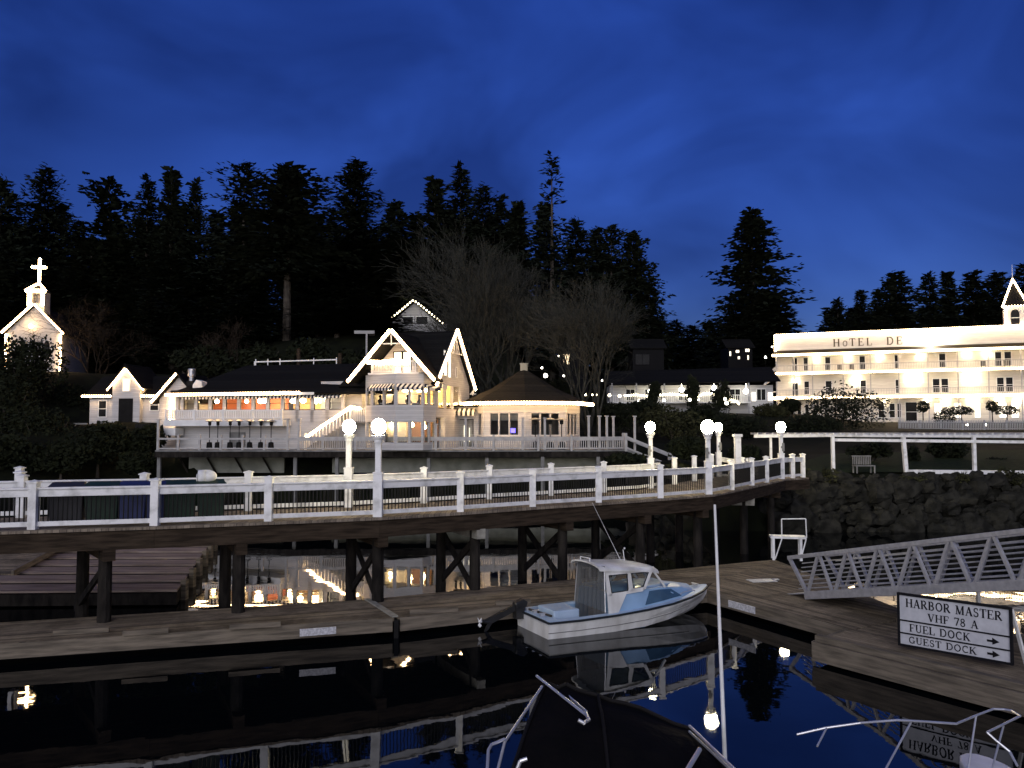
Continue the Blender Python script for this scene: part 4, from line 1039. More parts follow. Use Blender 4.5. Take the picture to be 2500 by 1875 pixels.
w = lambda p: CHL @ Vector(p)
strand('light string on the left roof slope of the chapel', [w((-0.35,-0.38,4.55)), w((2.55,-0.38,7.55))], 0.17, 0.09)
strand('light string on the right roof slope of the chapel', [w((5.45,-0.38,4.55)), w((2.55,-0.38,7.55))], 0.17, 0.075)
strand('upright light string on the right corner of the chapel', [w((5.16,-0.1,0.2)), w((5.16,-0.1,4.5))], 0.17, 0.085)
strand('upright light string on the left corner of the chapel', [w((-0.06,-0.1,1.2)), w((-0.06,-0.1,4.5))], 0.17, 0.085)
strand('light string framing the chapel belfry opening', [w((1.85,0.16,7.5)), w((1.85,0.16,8.85)), w((1.55,0.06,8.95)), w((2.4,0.82,9.75)), w((2.7,0.82,9.75)), w((3.55,0.06,8.95)), w((3.25,0.16,8.85)), w((3.25,0.16,7.5))], 0.15, 0.095)
strand('lights outlining the upright of the chapel cross', [w((2.55,0.92,9.6)), w((2.55,0.92,12.45))], 0.12, 0.11)
strand('lights outlining the arms of the chapel cross', [w((1.85,0.92,11.57)), w((3.25,0.92,11.57))], 0.12, 0.10)
strand('lights on the belfry front gable under the chapel cross', [w((1.75,0.12,9.0)), w((3.35,0.12,9.0))], 0.14, 0.09)
# ------------------------------------------------------------------ house on the hill with single bulbs
HH_O = (P(945,790,100).x, 100, 17.0)
hh = thing('hill_house', 'grey-white gabled house high on the hill, its gable dotted with single bulbs', 'building', HH_O, R(-5))
b = MB(); b.box(0,6.5,0.4,7,0,1.0); b.extr([(0.3,0.4,1.0),(6.2,0.4,1.0),(3.25,0.4,3.5)], (0,6,0)); b.build('wall', M['siding_gray'], hh)
b = MB(); slab(b, (-0.3,0,0.9),(3.25,0,3.75),(3.25,7,3.75),(-0.3,7,0.9)); slab(b, (6.8,0,0.9),(3.25,0,3.75),(3.25,7,3.75),(6.8,7,0.9)); b.build('roof', M['roof'], hh)
TH = Matrix.Translation((0,0.4,0))
window(hh, TH, 1.9, 3.1, 0.9, 1.8, 'pane', 1, 1); window(hh, TH, 3.5, 4.9, 0.8, 1.8, 'pane', 1, 1)
b = MB(); b.box(-0.9,7.6,-1.6,0.4,-0.35,-0.2); balusters(b, (-0.9,-1.55,-0.2), (7.6,-1.55,-0.2), 0, 0.75, 0.13, 0.09, 0.04); b.beam((-0.9,-1.55,0.6),(7.6,-1.55,0.6),0.08,0.08)
b.build('porch_railing', M['siding_gray'], hh)
b = MB()
for x in (-0.8,3.3,7.4): b.beam((x,-1.4,-3),(x,-1.4,-0.3),0.2,0.2)
b.build('porch_post', M['siding_gray'], hh)
HHL = local(HH_O, R(-5)); w = lambda p: HHL @ Vector(p)
strand('row of separate bulbs on the left slope of the hill house gable', [w((-0.3,-0.08,0.95)), w((3.25,-0.08,3.8))], 0.40, 0.10, 'bulb_soft', sep=True)
strand('row of separate bulbs on the right slope of the hill house gable', [w((6.8,-0.08,0.95)), w((3.25,-0.08,3.8))], 0.42, 0.10, 'bulb_soft', sep=True)
b = thing('roof_sign_frame', 'pale post and crossbar standing behind the restaurant roof', 'post', P(895,860,80))
q = MB(); q.beam((0,0,-6.5),(0,0,1.9),0.16,0.16); q.build('upright', M['siding_gray'], b); q = MB(); q.beam((-1.2,0,1.95),(0.75,0,1.95),0.2,0.3); q.build('crossbar', M['siding_gray'], b)
# ------------------------------------------------------------------ hotel
HO_O, HO_R = (35.9, 113.0, 6.2), math.atan2(-11, 26.9)
HL = local(HO_O, HO_R); cs, sn = math.cos(HO_R), -math.sin(HO_R)
def uh(px, yl=0.0):
    k = (px-CX)/F; X0, Y0 = HO_O[0]+sn*yl, HO_O[1]+cs*yl
    return (k*Y0-X0)/(cs+sn*k)
HLEN = 42.0
ho = thing('white_hotel', 'long white three-storey hotel with galleries and turret, blazing with lights', 'hotel', HO_O, HO_R)
b = MB(); b.box(0, HLEN, 2.2, 14, -1, 11.8); b.build('wall', M['siding_hotel'], ho)
b = MB(); b.box(-0.15, HLEN, 2.05, 14.1, 11.8, 11.95); b.build('parapet', M['white'], ho)
b = MB(); slab(b, (-0.3,-0.35,9.05),(HLEN,-0.35,9.05),(HLEN,2.15,9.85),(-0.3,2.15,9.85), 0.1); b.build('porch_roof', M['roof_warm'], ho)
for z in (3.3, 6.6):
    b = MB(); b.box(0, HLEN, 0, 2.2, z-0.22, z); b.build('gallery_floor', M['white'], ho)
    b = MB(); b.beam((0.05,0.08,z+0.98),(HLEN,0.08,z+0.98),0.08,0.07); b.beam((0.05,0.08,z+0.12),(HLEN,0.08,z+0.12),0.07,0.06)
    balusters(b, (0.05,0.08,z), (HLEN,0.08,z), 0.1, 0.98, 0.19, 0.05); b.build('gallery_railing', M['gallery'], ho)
for u in [0.1, 2.4]+[uh(px, 0.1) for px in (1985,2060,2127,2196,2268,2341,2416,2496)]+[uh(2496,0.1)+3.9*i for i in (1,2,3)]:
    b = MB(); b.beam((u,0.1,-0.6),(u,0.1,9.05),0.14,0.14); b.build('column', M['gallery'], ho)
b = MB(); b.extr([(uh(2200,1.0),1.0,9.0),(uh(2290,1.0),1.0,9.0),(uh(2290,1.0),1.0,8.2),(uh(2282,1.0),1.0,8.7),(uh(2245,1.0),1.0,8.85),(uh(2208,1.0),1.0,8.7),(uh(2200,1.0),1.0,8.2)], (0,0.1,0)); b.build('arch_trim', M['white'], ho)
TW2 = Matrix.Translation((0,2.2,0))
def hw(pxa, pxb, z0, z1, pane='pane', **k): window(ho, TW2, uh(pxa,2.2), uh(pxb,2.2), z0, z1, pane, 1, 2, 0.08, **k)
for a, c in ((1937,1948),(1964,1974),(2017,2029),(2101,2114),(2187,2195),(2296,2311),(2433,2448),(2456,2472)): hw(a, c, 7.0, 8.75)
for a, c in ((1965,1976),(2017,2031),(2102,2115),(2188,2196),(2279,2295),(2300,2316),(2436,2452),(2458,2474)): hw(a, c, 3.75, 5.5)
hw(1936,1949,3.4,5.3,'pane',name='gallery_door')
for a, c in ((1947,1956),(1966,1974),(2145,2158),(2172,2184),(2191,2199)): hw(a, c, 0.55, 2.35)
hw(2211,2238,0.0,2.5,'pane',name='entrance_door')
for a, c in ((2282,2298),(2330,2345),(2380,2392),(2440,2456),(2470,2486)): hw(a, c, 0.5, 2.3, 'litpale')
def sconce(px, z, m='sconce', r=0.16, yl=1.75):
    b = MB(); u = uh(px, yl); b.lathe([(r*0.4,-r),(r,-r*0.5),(r,r*0.6),(r*0.4,r)], (u,yl,z), 10); b.beam((u,yl,z+r*0.5),(u,2.19,z+r*0.5),0.04,0.04); b.build('porch_lamp', M[m], ho)
for px in (1995,2072,2150,2250,2365,2415): sconce(px, 8.6, r=0.13)
for px, r in ((1943,0.12),(2092,0.17),(2232,0.25),(2374,0.25)): sconce(px, 5.55, r=r)
for px, r in ((2265,0.1),(2310,0.12),(2376,0.16),(2440,0.12),(2490,0.14),(1915,0.08),(2160,0.06)): sconce(px, 2.6, r=r)
b = MB(); u = uh(2275,1.4); b.lathe([(0.1,-0.25),(0.34,-0.2),(0.34,0.2),(0.1,0.3)], (u,1.0,10.35), 12); b.beam((u,1.0,10.0),(u,2.2,9.9),0.08,0.08); b.build('flood_lamp', M['flood'], ho)
# turret
ut = uh(2482, 3.0)
b = MB(); b.box(ut-1.0,ut+1.1,2.4,4.5,11.9,14.6); b.build('turret', M['siding'], ho)
b = MB(); b.add([(ut-1.3,2.1,14.5),(ut+1.4,2.1,14.5),(ut+1.4,4.8,14.5),(ut-1.3,4.8,14.5),(ut+0.05,3.45,18.0)], [(0,1,4),(1,2,4),(2,3,4),(3,0,4),(3,2,1,0)]); b.build('turret_roof', M['roof'], ho)
b = MB(); b.extr([(ut-0.42,2.36,12.2),(ut+0.52,2.36,12.2),(ut+0.52,2.36,13.7),(ut+0.35,2.36,14.0),(ut+0.05,2.36,14.12),(ut-0.25,2.36,14.0),(ut-0.42,2.36,13.7)], (0,0.037,0)); wv = b.build('turret_window', M['pane'], ho)
b = MB(); b.box(ut-0.42,ut+0.52,2.32,2.358,13.0,13.08); b.build('window_bar', M['white'], wv)
b = MB(); b.tube((ut+0.05,3.45,17.9),(ut+0.05,3.45,20.0),0.05,0.02); b.build('flagpole', M['white'], ho)
w = lambda p: HL @ Vector(p)
HG = 'string lights on the hotel'
strand('long light string along the top edge of the hotel parapet', [w((-0.15,1.95,11.95)), w((HLEN,1.95,11.95))], 0.2, 0.11, 'bulb_hotel', HG)
strand('light string down the left edge of the hotel parapet', [w((-0.15,1.95,11.9)), w((-0.15,1.95,9.8))], 0.2, 0.11, 'bulb_hotel', HG)
strand('light string under the top porch eave of the hotel', [w((-0.3,-0.42,9.0)), w((HLEN,-0.42,9.0))], 0.2, 0.10, 'bulb_hotel', HG)
strand('light string on the edge of the top gallery floor of the hotel', [w((0,-0.08,6.5)), w((HLEN,-0.08,6.5))], 0.2, 0.085, 'bulb_hotel', HG)
strand('light string on the edge of the middle gallery floor of the hotel', [w((-3.5,-0.08,3.2)), w((HLEN,-0.08,3.2))], 0.2, 0.10, 'bulb_hotel', HG)
strand('light string on the left slope of the hotel turret roof', [w((ut-1.35,2.02,14.5)), w((ut+0.05,3.35,18.1))], 0.22, 0.09, 'bulb_hotel', HG)
strand('light string on the right slope of the hotel turret roof', [w((ut+1.45,2.02,14.5)), w((ut+0.05,3.35,18.1))], 0.22, 0.09, 'bulb_hotel', HG)
strand('light string on the left edge of the hotel turret wall', [w((ut-1.05,2.32,12.0)), w((ut-1.05,2.32,14.4))], 0.22, 0.09, 'bulb_hotel', HG)
strand('light string along the turret eave above its arched window', [w((ut-1.3,2.05,14.5)), w((ut+1.4,2.05,14.5))], 0.25, 0.07, 'bulb_hotel', HG)
b = MB(); a, c = V(0.1,1.0,6.5), V(-4.6,1.0,2.6); b.beam(a,c,1.2,0.25)
for oy in (-0.55,0.55): b.beam(a+V(0,oy,0.95),c+V(0,oy,0.95),0.09,0.3)
b.beam((-4.6,1,-1),(-4.6,1,3.6),0.15,0.15); b.build('outside_stair', M['siding'], ho)
b = MB(); b.box(-9.5,0,1.0,2.2,2.95,3.15); b.beam((-9.5,1,4.1),(0,1,4.1),0.08,0.1); balusters(b, (-9.5,1,3.15), (-4.7,1,3.15), 0, 0.95, 0.2, 0.05)
for x in (-9.4,-7,-2.4): b.beam((x,1,-1.0),(x,1,4.2),0.14,0.14)
b.build('side_gallery', M['white'], ho)
# chairs on the top gallery
gc = thing('gallery_chair', 'chair', 'chair', (0,0,0))
b = MB(); b.box(-0.28,0.28,-0.25,0.25,0.38,0.44); b.build('seat', M['bark'], gc); b = MB(); b.extr([(-0.28,0.22,0.44),(0.28,0.22,0.44),(0.28,0.36,1.05),(-0.28,0.36,1.05)], (0,0.04,0)); b.build('backrest', M['bark'], gc)
for x in (-0.25,0.25):
    for y in (-0.22,0.22):
        b = MB(); b.beam((x,y,0),(x,y,0.38),0.05,0.05); b.build('leg', M['bark'], gc)
fst = True
for px, lab in ((2051,'wooden chair on the top hotel gallery, left of a pair'),(2081,'wooden chair on the top hotel gallery, right of a pair'),(2404,'reddish chair on the top hotel gallery near the right end'),(2461,'rightmost chair on the top hotel gallery by the paired windows')):
    loc = HL @ Vector((uh(px,1.2),1.2,6.6))
    if fst: gc.location = loc; gc.rotation_euler = (0,0,HO_R); gc['label'] = lab; gc['group'] = 'chairs on the hotel gallery'; fst = False
    else: dup(gc, loc, HO_R, lab)
# ------------------------------------------------------------------ low inn left of the hotel
IN_O = (P(1490,930,99).x, 99.0, 7.0)
IL = local(IN_O, R(-3))
inn = thing('low_inn', 'low white inn with a long dark roof and glaring porch lamps beside the hotel', 'building', IN_O, R(-3))
b = MB(); b.box(0, 19.5, 1.6, 7, -2, 3.5); b.build('wall', M['siding'], inn)
b = MB(); slab(b, (-0.5,0,3.55),(20,0,3.95),(20,4.5,5.9),(-0.5,4.5,5.4)); slab(b, (-0.5,9,3.55),(20,9,3.55),(20,4.5,5.9),(-0.5,4.5,5.4)); b.build('roof', M['roof'], inn)
b = MB(); b.box(-0.3, 16.5, 0, 1.6, 1.3, 1.45); b.beam((-0.3,0.05,2.25),(16.5,0.05,2.25),0.07,0.08); balusters(b, (-0.3,0.05,1.4), (16.5,0.05,1.4), 0, 0.85, 0.22, 0.05)
b.build('porch_railing', M['white'], inn)
for x in (0.2,3.1,6.4,9.8,13.0,16.3):
    b = MB(); b.beam((x,0.1,-2),(x,0.1,3.7),0.16,0.16); b.build('column', M['siding_gray'], inn)
TI = Matrix.Translation((0,1.6,0))
for a, c in ((2.0,3.0),(4.3,5.0),(5.6,6.3),(8.3,9.4),(9.9,10.6),(12.0,13.0),(14.4,15.6),(17.6,18.6)): window(inn, TI, a, c, 1.7, 3.0, 'pane', 2, 1)
for a, c in ((17.0,17.45),(18.9,19.4)): window(inn, TI, a, c, 1.6, 2.6, 'litpale', 1, 1)
for x, z, r in ((4.75,2.75,0.26),(8.45,2.9,0.28),(12.25,3.1,0.27),(16.0,2.7,0.30)):
    b = MB(); b.lathe([(r*0.3,-r),(r,-r*0.4),(r,r*0.4),(r*0.3,r)], (x,0.25,z), 10); b.tube((x,0.25,z),(x,0.25,3.6),0.02); b.build('porch_lamp', M['cool'], inn)
w = lambda p: IL @ Vector(p)
IG = 'garden lights in front of the low inn'
strand('uneven light string on the left porch rail of the low inn', [w((1.7,-0.1,2.2)), w((3.0,-0.1,2.3)), w((4.6,-0.1,2.1))], 0.2, 0.07, 'bulb_soft', IG)
strand('uneven light string on the middle porch rail of the low inn', [w((5.6,-0.1,2.25)), w((7.2,-0.1,2.4)), w((9.0,-0.1,2.2)), w((9.7,-0.1,2.5))], 0.22, 0.07, 'bulb_soft', IG)
strand('wavy light string on the right porch rail of the low inn', [w((10.3,-0.1,2.1)), w((11.2,-0.1,2.5)), w((12.6,-0.1,2.35)), w((13.4,-0.1,1.9)), w((14.2,-0.1,1.5))], 0.22, 0.075, 'bulb_soft', IG)
strand('slanting light string below the right end of the low inn', [w((13.6,-0.6,1.9)), w((14.8,-0.6,1.4)), w((15.1,-0.6,1.0))], 0.2, 0.075, 'bulb_soft', IG)
b = MB(); b.box(7.0, 13.2, -3.2, -3.0, -3.5, 0.6); tag(b.build('garden_wall', M['concrete']), 'grey garden wall below the middle of the low inn', 'wall').matrix_world = IL
def garden_lamp(label, px, py, d, r=0.09, m='cool', post=1.0, group='small lamps on the hillside'):
    p = P(px, py, d); t = thing('garden_lamp', label, 'lamp', (p.x,p.y,p.z-post), 0, group)
    b = MB(); b.ball((0,0,post), r, 8, 6); b.build('globe', M[m], t); b = MB(); b.tube((0,0,-0.3),(0,0,post-r*0.8),0.03); b.build('post', M['black'], t)
garden_lamp('small lamp against the garden wall below the inn', 1621, 977, 95, 0.16)
garden_lamp('small lamp right of the garden wall lamp, below the inn', 1684, 976, 95, 0.17)
garden_lamp('small lamp among shrubs below the middle of the inn', 1706, 976, 95, 0.10)
garden_lamp('lamp on a tall pole below the right end of the inn', 1774, 984, 92, 0.2, post=3.2)
garden_lamp('lamp hanging under the right end of the inn gallery', 1770, 974, 95, 0.16)
garden_lamp('small yellow light left of the lit bare trunks', 1430, 964, 90, 0.10, 'bulb_soft'); garden_lamp('small yellow light between the two lit bare trunks', 1446, 964, 90, 0.09, 'bulb_soft')
garden_lamp('small yellow light right of the lit bare trunks', 1456, 964, 90, 0.10, 'bulb_soft'); garden_lamp('low yellow light cluster on the inn lawn, far left', 1488, 965, 92, 0.16, 'bulb_soft'); garden_lamp('low yellow light on the inn lawn beside the first shrub', 1513, 967, 92, 0.17, 'bulb_soft')
garden_lamp('white light above the pavilion roof, left of the cupola', 1246, 888, 96, 0.11); garden_lamp('white light right of the pavilion cupola', 1323, 898, 96, 0.12); garden_lamp('brightest white light on the slope right of the pavilion roof', 1332, 917, 94, 0.24)
garden_lamp('faint low light right of the pavilion roof slope', 1376, 918, 94, 0.12); garden_lamp('single high light in the wood right of the pavilion', 1364, 869, 105, 0.09); garden_lamp('tiny light beside the left end of the low inn roof', 1470, 929, 98, 0.10)
garden_lamp('porch light at the shore house, low left of the hotel stair', 1869, 872, 118, 0.16); garden_lamp('tiny light above the hotel left edge', 1885, 847, 125, 0.12); garden_lamp('low yard light right of the pavilion, near the shrubs', 1560, 978, 90, 0.13)
# far lit house and dim house in the trees
def far_house(label, px, py, d, wd, hh_, lights):
    p = P(px, py, d); t = thing('distant_house', label, 'house', p, 0, 'dim houses in the wood')
    b = MB(); b.extr([(0,0,-3),(wd,0,-3),(wd,0,hh_),(0,0,hh_)], (0,5,0)); b.build('wall', M['farwall'], t)
    b = MB(); slab(b, (-0.4,-0.4,hh_-0.1),(wd+0.4,-0.4,hh_-0.1),(wd+0.4,2.6,hh_+1.5),(-0.4,2.6,hh_+1.5)); b.build('roof', M['roof'], t)
    for x0, x1, z0, z1, pn in lights: window(t, Matrix.Identity(4), x0, x1, z0, z1, pn, 2, 1, 0.05, framemat='farwall')
far_house('distant house with brightly lit windows at the foot of the lone conifer', 1778, 872, 130, 3.8, 1.6, ((0.2,0.42,0.2,0.9,'litpale'),(1.2,1.7,0.7,1.1,'litpale'),(2.7,3.3,0.85,1.3,'litpale'),(1.5,1.8,-0.3,0.1,'litpale'),(3.0,3.2,-0.4,0.3,'litpale')))
far_house('dim grey house behind the second bare tree', 1545, 885, 120, 4.5, 2.2, ((0.4,2.4,-0.3,1.2,'pane'),))
far_house('dark house with one tall lit window behind the pavilion trees', 1365, 905, 115, 4, 3.2, ((0.6,1.45,0.9,2.3,'litpane'),))
# ------------------------------------------------------------------ hand-drawn serif letters (strokes in a 0..1 cap height box)
def arc(cx, cy, rx, ry, a0, a1, n=10): return [(cx+rx*math.cos(R(a0+(a1-a0)*i/n)), cy+ry*math.sin(R(a0+(a1-a0)*i/n))) for i in range(n+1)]
K, H_ = 0.17, 0.075
def L(x0, y0, x1, y1, w): return ([(x0,y0),(x1,y1)], w)
GL = {
 'H': (0.86, [L(.15,0,.15,1,K), L(.71,0,.71,1,K), L(.15,.5,.71,.5,H_), L(0,.03,.3,.03,.06), L(0,.97,.3,.97,.06), L(.56,.03,.86,.03,.06), L(.56,.97,.86,.97,.06)]),
 'A': (0.84, [L(.12,0,.42,1,H_), L(.42,1,.72,0,K), L(.22,.35,.62,.35,H_), L(0,.03,.24,.03,.06), L(.58,.03,.86,.03,.06)]),
 'R': (0.82, [L(.15,0,.15,1,K), (arc(.35,.74,.24,.23,-90,90),.13), L(.15,.97,.37,.97,.06), L(.15,.51,.37,.51,.06), L(.36,.5,.74,0,K), L(0,.03,.3,.03,.06), L(0,.97,.2,.97,.06), L(.66,.03,.82,.03,.06)]),
 'B': (0.76, [L(.15,0,.15,1,K), (arc(.35,.75,.22,.22,-90,90),.12), (arc(.36,.27,.27,.24,-90,90),.13), L(.15,.97,.36,.97,.06), L(.15,.52,.36,.52,.06), L(.15,.03,.36,.03,.06), L(0,.03,.2,.03,.06), L(0,.97,.2,.97,.06)]),
 'O': (0.88, [(arc(.44,.5,.34,.46,60,300),.13), (arc(.44,.5,.34,.46,-60,60),.14), ]),
 'M': (1.04, [L(.14,0,.17,1,H_), L(.17,1,.5,.02,K), L(.5,.02,.84,1,H_), L(.87,0,.87,1,K), L(0,.03,.28,.03,.06), L(.72,.03,1.02,.03,.06), L(.02,.97,.2,.97,.06), L(.84,.97,1.02,.97,.06)]),
 'S': (0.64, [(arc(.31,.74,.21,.22,40,270),.11), (arc(.31,.27,.22,.24,-140,90),.12), L(.5,.72,.5,.97,.05), L(.08,.03,.08,.3,.05)]),
 'T': (0.74, [L(.37,0,.37,1,K), L(.02,.97,.72,.97,.07), L(.22,.03,.52,.03,.06), L(.03,.74,.03,.99,.06), L(.71,.74,.71,.99,.06)]),
 'E': (0.72, [L(.15,0,.15,1,K), L(.15,.97,.62,.97,.07), L(.15,.5,.48,.5,.07), L(.15,.03,.66,.03,.07), L(.62,.76,.62,.99,.06), L(.66,.01,.66,.25,.06), L(.48,.4,.48,.62,.05), L(0,.03,.2,.03,.06), L(0,.97,.2,.97,.06)]),
 'V': (0.82, [L(.12,1,.42,0,K), L(.42,0,.72,1,H_), L(0,.97,.28,.97,.06), L(.58,.97,.84,.97,.06)]),
 'F': (0.68, [L(.15,0,.15,1,K), L(.15,.97,.6,.97,.07), L(.15,.5,.46,.5,.07), L(.6,.76,.6,.99,.06), L(.46,.4,.46,.62,.05), L(0,.03,.3,.03,.06), L(0,.97,.2,.97,.06)]),
 '7': (0.58, [L(.05,.96,.54,.96,.12), L(.54,.96,.22,0,.14), L(.06,.78,.06,.98,.06)]),
 '8': (0.62, [(arc(.31,.75,.18,.21,0,360,16),.11), (arc(.31,.26,.22,.24,0,360,16),.12)]),
 'U': (0.82, [L(.15,.3,.15,1,K), (arc(.4,.3,.25,.28,180,360),.1), L(.65,.3,.65,1,H_), L(0,.97,.3,.97,.06), L(.52,.97,.8,.97,.06)]),
 'L': (0.70, [L(.15,0,.15,1,K), L(.15,.03,.64,.03,.07), L(.64,.01,.64,.28,.06), L(0,.03,.2,.03,.06), L(0,.97,.3,.97,.06)]),
 'D': (0.86, [L(.15,0,.15,1,K), (arc(.36,.5,.4,.47,-90,90),.13), L(.15,.97,.38,.97,.06), L(.15,.03,.38,.03,.06), L(0,.03,.2,.03,.06), L(0,.97,.2,.97,.06)]),
 'C': (0.80, [(arc(.44,.5,.34,.46,50,310),.13), L(.68,.7,.68,.97,.06), L(.68,.03,.68,.2,.05)]),
 'K': (0.84, [L(.15,0,.15,1,K), L(.2,.42,.66,.98,H_), L(.34,.58,.72,0,K), L(0,.03,.3,.03,.06), L(0,.97,.3,.97,.06), L(.54,.97,.8,.97,.06), L(.6,.03,.86,.03,.06)]),
 'G': (0.86, [(arc(.44,.5,.34,.46,50,330),.13), L(.7,.05,.7,.42,.14), L(.54,.42,.84,.42,.06), L(.68,.7,.68,.97,.06)]),
}
def text_width(s, gap=0.08, space=0.45): return sum((space if c == ' ' else GL[c][0]+gap) for c in s)-gap
def lettering(T, s, x, z, h, m, parent, gap=0.08, space=0.45, world=False, depth=0.006, small=None, name='lettering', narrow=1.0):
    """raised serif letters, x = left edge, z = baseline in the frame T (facing -y)"""
    b = MB(T); k = 0
    for ci, c in enumerate(s):
        if c == ' ': x += space*h*narrow; continue
        wd, strokes = GL[c]; hh = h*(small[ci] if small else 1)
        for pts, w_ in strokes:
            for i in range(len(pts)-1):
                k += 1
                a, e = Vector((x+pts[i][0]*hh*narrow, z+pts[i][1]*hh)), Vector((x+pts[i+1][0]*hh*narrow, z+pts[i+1][1]*hh))
                d = e-a
                if d.length < 1e-6: continue
                d.normalize(); n = Vector((-d.y, d.x))*w_*hh/2; ex = d*(0.02*hh if len(pts) > 2 else 0)
                y = -depth-0.00015*(k % 20)
                q = [a-ex+n, e+ex+n, e+ex-n, a-ex-n]
                b.add([(p.x, y, p.y) for p in q]+[(p.x, 0.0, p.y) for p in q], [(3,2,1,0),(0,1,5,4),(1,2,6,5),(2,3,7,6),(3,0,4,7)])
        x += (wd+gap)*hh*narrow
    return b.build(name, M[m], parent, world=world)
# hotel lettering on the parapet wall
TT = Matrix.Translation((0,2.2,0))
u0, u1 = uh(2037,2.2), uh(2212,2.2)
hs = 1.05; wtot = text_width("HOTEL DE", 0.34, 1.35)*hs
nk = (u1-u0)/wtot
lettering(TT, "HOTEL", u0, 10.15, hs, 'gilt', ho, 0.34, 1.35, depth=0.04, small=[1,.72,1,1,1], narrow=nk)
lettering(TT, "DE", u0+(text_width("HOTEL", 0.34)+0.34+1.1)*hs*nk, 10.15, hs, 'gilt', ho, 0.34, 1.35, depth=0.04, narrow=nk)
# ------------------------------------------------------------------ the pier
NEAR = [(-350,19.1),(-200,19.8),(90,20.6),(385,21.4),(660,22.4),(925,23.5),(1125,24.9),(1300,26.5),(1460,28.0),(1610,29.7),(1727,31.4),(1783,33.6),(1832,36.2),(1868,38.2),(1905,40.8),(1932,41.5),(1957,42.0)]
ZD = 2.9
near = [V((px-CX)/F*d, d, ZD) for px, d in NEAR]
def offset(pts, w):
    out = []
    for i, p in enumerate(pts):
        a = pts[max(0,i-1)]; c = pts[min(len(pts)-1,i+1)]
        t = (c-a).normalized(); out.append(p+Vector((-t.y, t.x, 0))*w)
    return out
core = near[:15]
far = offset(core, 3.1)
def on_far(px):
    k = (px-CX)/F
    for i in range(len(far)-1):
        a, c = far[i], far[i+1]
        fa, fc = a.x-k*a.y, c.x-k*c.y
        if fa*fc <= 0: return a+(c-a)*(fa/(fa-fc))
    return far[-1]
pier = thing('pier', 'long white-railed pier deck on dark pilings crossing the harbour', 'pier', (0,26,0))
b = MB()
le = offset(core, -0.25); re = offset(core, 3.35)
for i in range(len(core)-1):
    b.extr([le[i], le[i+1], re[i+1], re[i]], (0,0,-0.07))
b.extr([le[14], near[16]+V(0.2,-0.3,0), near[16]+V(-0.6,3.0,0), re[14]], (0,0,-0.07))
b.build('deck_floor', M['deck'], pier, world=True)
b = MB()
for off in (-0.12, 3.22):
    ln = offset(core, off)
    for i in range(len(ln)-1): b.beam(ln[i]+V(0,0,-0.32), ln[i+1]+V(0,0,-0.32), 0.14, 0.46)
for k in (0.8,1.6,2.4):
    ln = offset(core, k)
    for i in range(len(ln)-1): b.beam(ln[i]+V(0,0,-0.25), ln[i+1]+V(0,0,-0.25), 0.12, 0.34)
b.beam(near[14]+V(0.1,-0.1,-0.32), near[16]+V(0.2,-0.2,-0.32), 0.14, 0.46)
b.build('edge_beam', M['fascia'], pier, world=True)
def on_line(px, ln):
    k = (px-CX)/F
    for i in range(len(ln)-1):
        a, c = ln[i], ln[i+1]; fa, fc = a.x-k*a.y, c.x-k*c.y
        if fa*fc <= 0: return a+(c-a)*(fa/(fa-fc))
    return ln[-1]
cross = offset(core, 0.25); cross2 = offset(core, 2.85)
bents = [(-130,-160),(267,213),(590,557),(926,861),(1160,1078),(1372,1275),(1560,1452),(1700,1585),(1812,1655),(1878,1745)]
for j, (pn, pf_) in enumerate(bents):
    a, c = on_line(pn, cross), on_line(pf_, cross2)
    for q in (a, c):
        b = MB(); b.tube(V(q.x,q.y,-3), V(q.x,q.y,2.35), 0.19, 0.16, 10); b.build('piling', M['piling'], pier, world=True)
    u = (c-a).normalized()
    b = MB(); b.beam(V(a.x,a.y,2.22)-u*0.45, V(c.x,c.y,2.22)+u*0.5, 0.28, 0.30); b.build('pile_cap', M['pale_wood'] if j in (4,8) else M['fascia'], pier, world=True)
    if j in (3,4,5,6):
        b = MB(); b.beam(V(a.x,a.y,2.0), V(c.x,c.y,0.35), 0.08, 0.2); b.beam(V(a.x,a.y+0.2,0.35), V(c.x,c.y+0.2,2.0), 0.08, 0.2); b.build('cross_brace', M['piling'], pier, world=True)
    if j == 1:
        e = on_line(300, cross2); b = MB(); b.beam(V(a.x,a.y,1.9), V(e.x-1.2,e.y,0.3), 0.08, 0.18); b.build('cross_brace', M['piling'], pier, world=True)
RG = 'white railings of the pier'
def railing(label, pts, post_at, base=None, skip=()):
    t = thing('pier_railing', label, 'railing', pts[0], 0, RG)
    tp = MB(); bt = MB(); bl = MB()
    for i in range(len(pts)-1):
        a, c = pts[i], pts[i+1]
        tp.beam(a+V(0,0,1.0), c+V(0,0,1.0), 0.16, 0.05); tp.beam(a+V(0,0,0.885), c+V(0,0,0.885), 0.07, 0.18)
        bt.beam(a+V(0,0,0.13), c+V(0,0,0.13), 0.07, 0.12)
        balusters(bl, a, c, 0.15, 0.88, 0.105, 0.023)
    tp.build('top_rail', M['rail_white'], t, world=True, bevel=0.012); bt.build('bottom_rail', M['rail_white'], t, world=True, bevel=0.01)
    bl.build('baluster_row', M['black'], t, world=True)
    for p in post_at:
        q = MB(); q.beam(p, p+V(0,0,1.14), 0.205, 0.205); po = q.build('post', M['rail_white'], t, world=True, bevel=0.01)
        q = MB(); q.beam(p+V(0,0,1.14), p+V(0,0,1.175), 0.255, 0.255); q.add([p+V(x,y,z) for x,y,z in ((-.12,-.12,1.176),(.12,-.12,1.176),(.12,.12,1.176),(-.12,.12,1.176),(0,0,1.22))], [(0,1,4),(1,2,4),(2,3,4),(3,0,4)])
        q.build('post_cap', M['rail_white'], po, world=True)
    return t
lampN = {5, 10, 14}
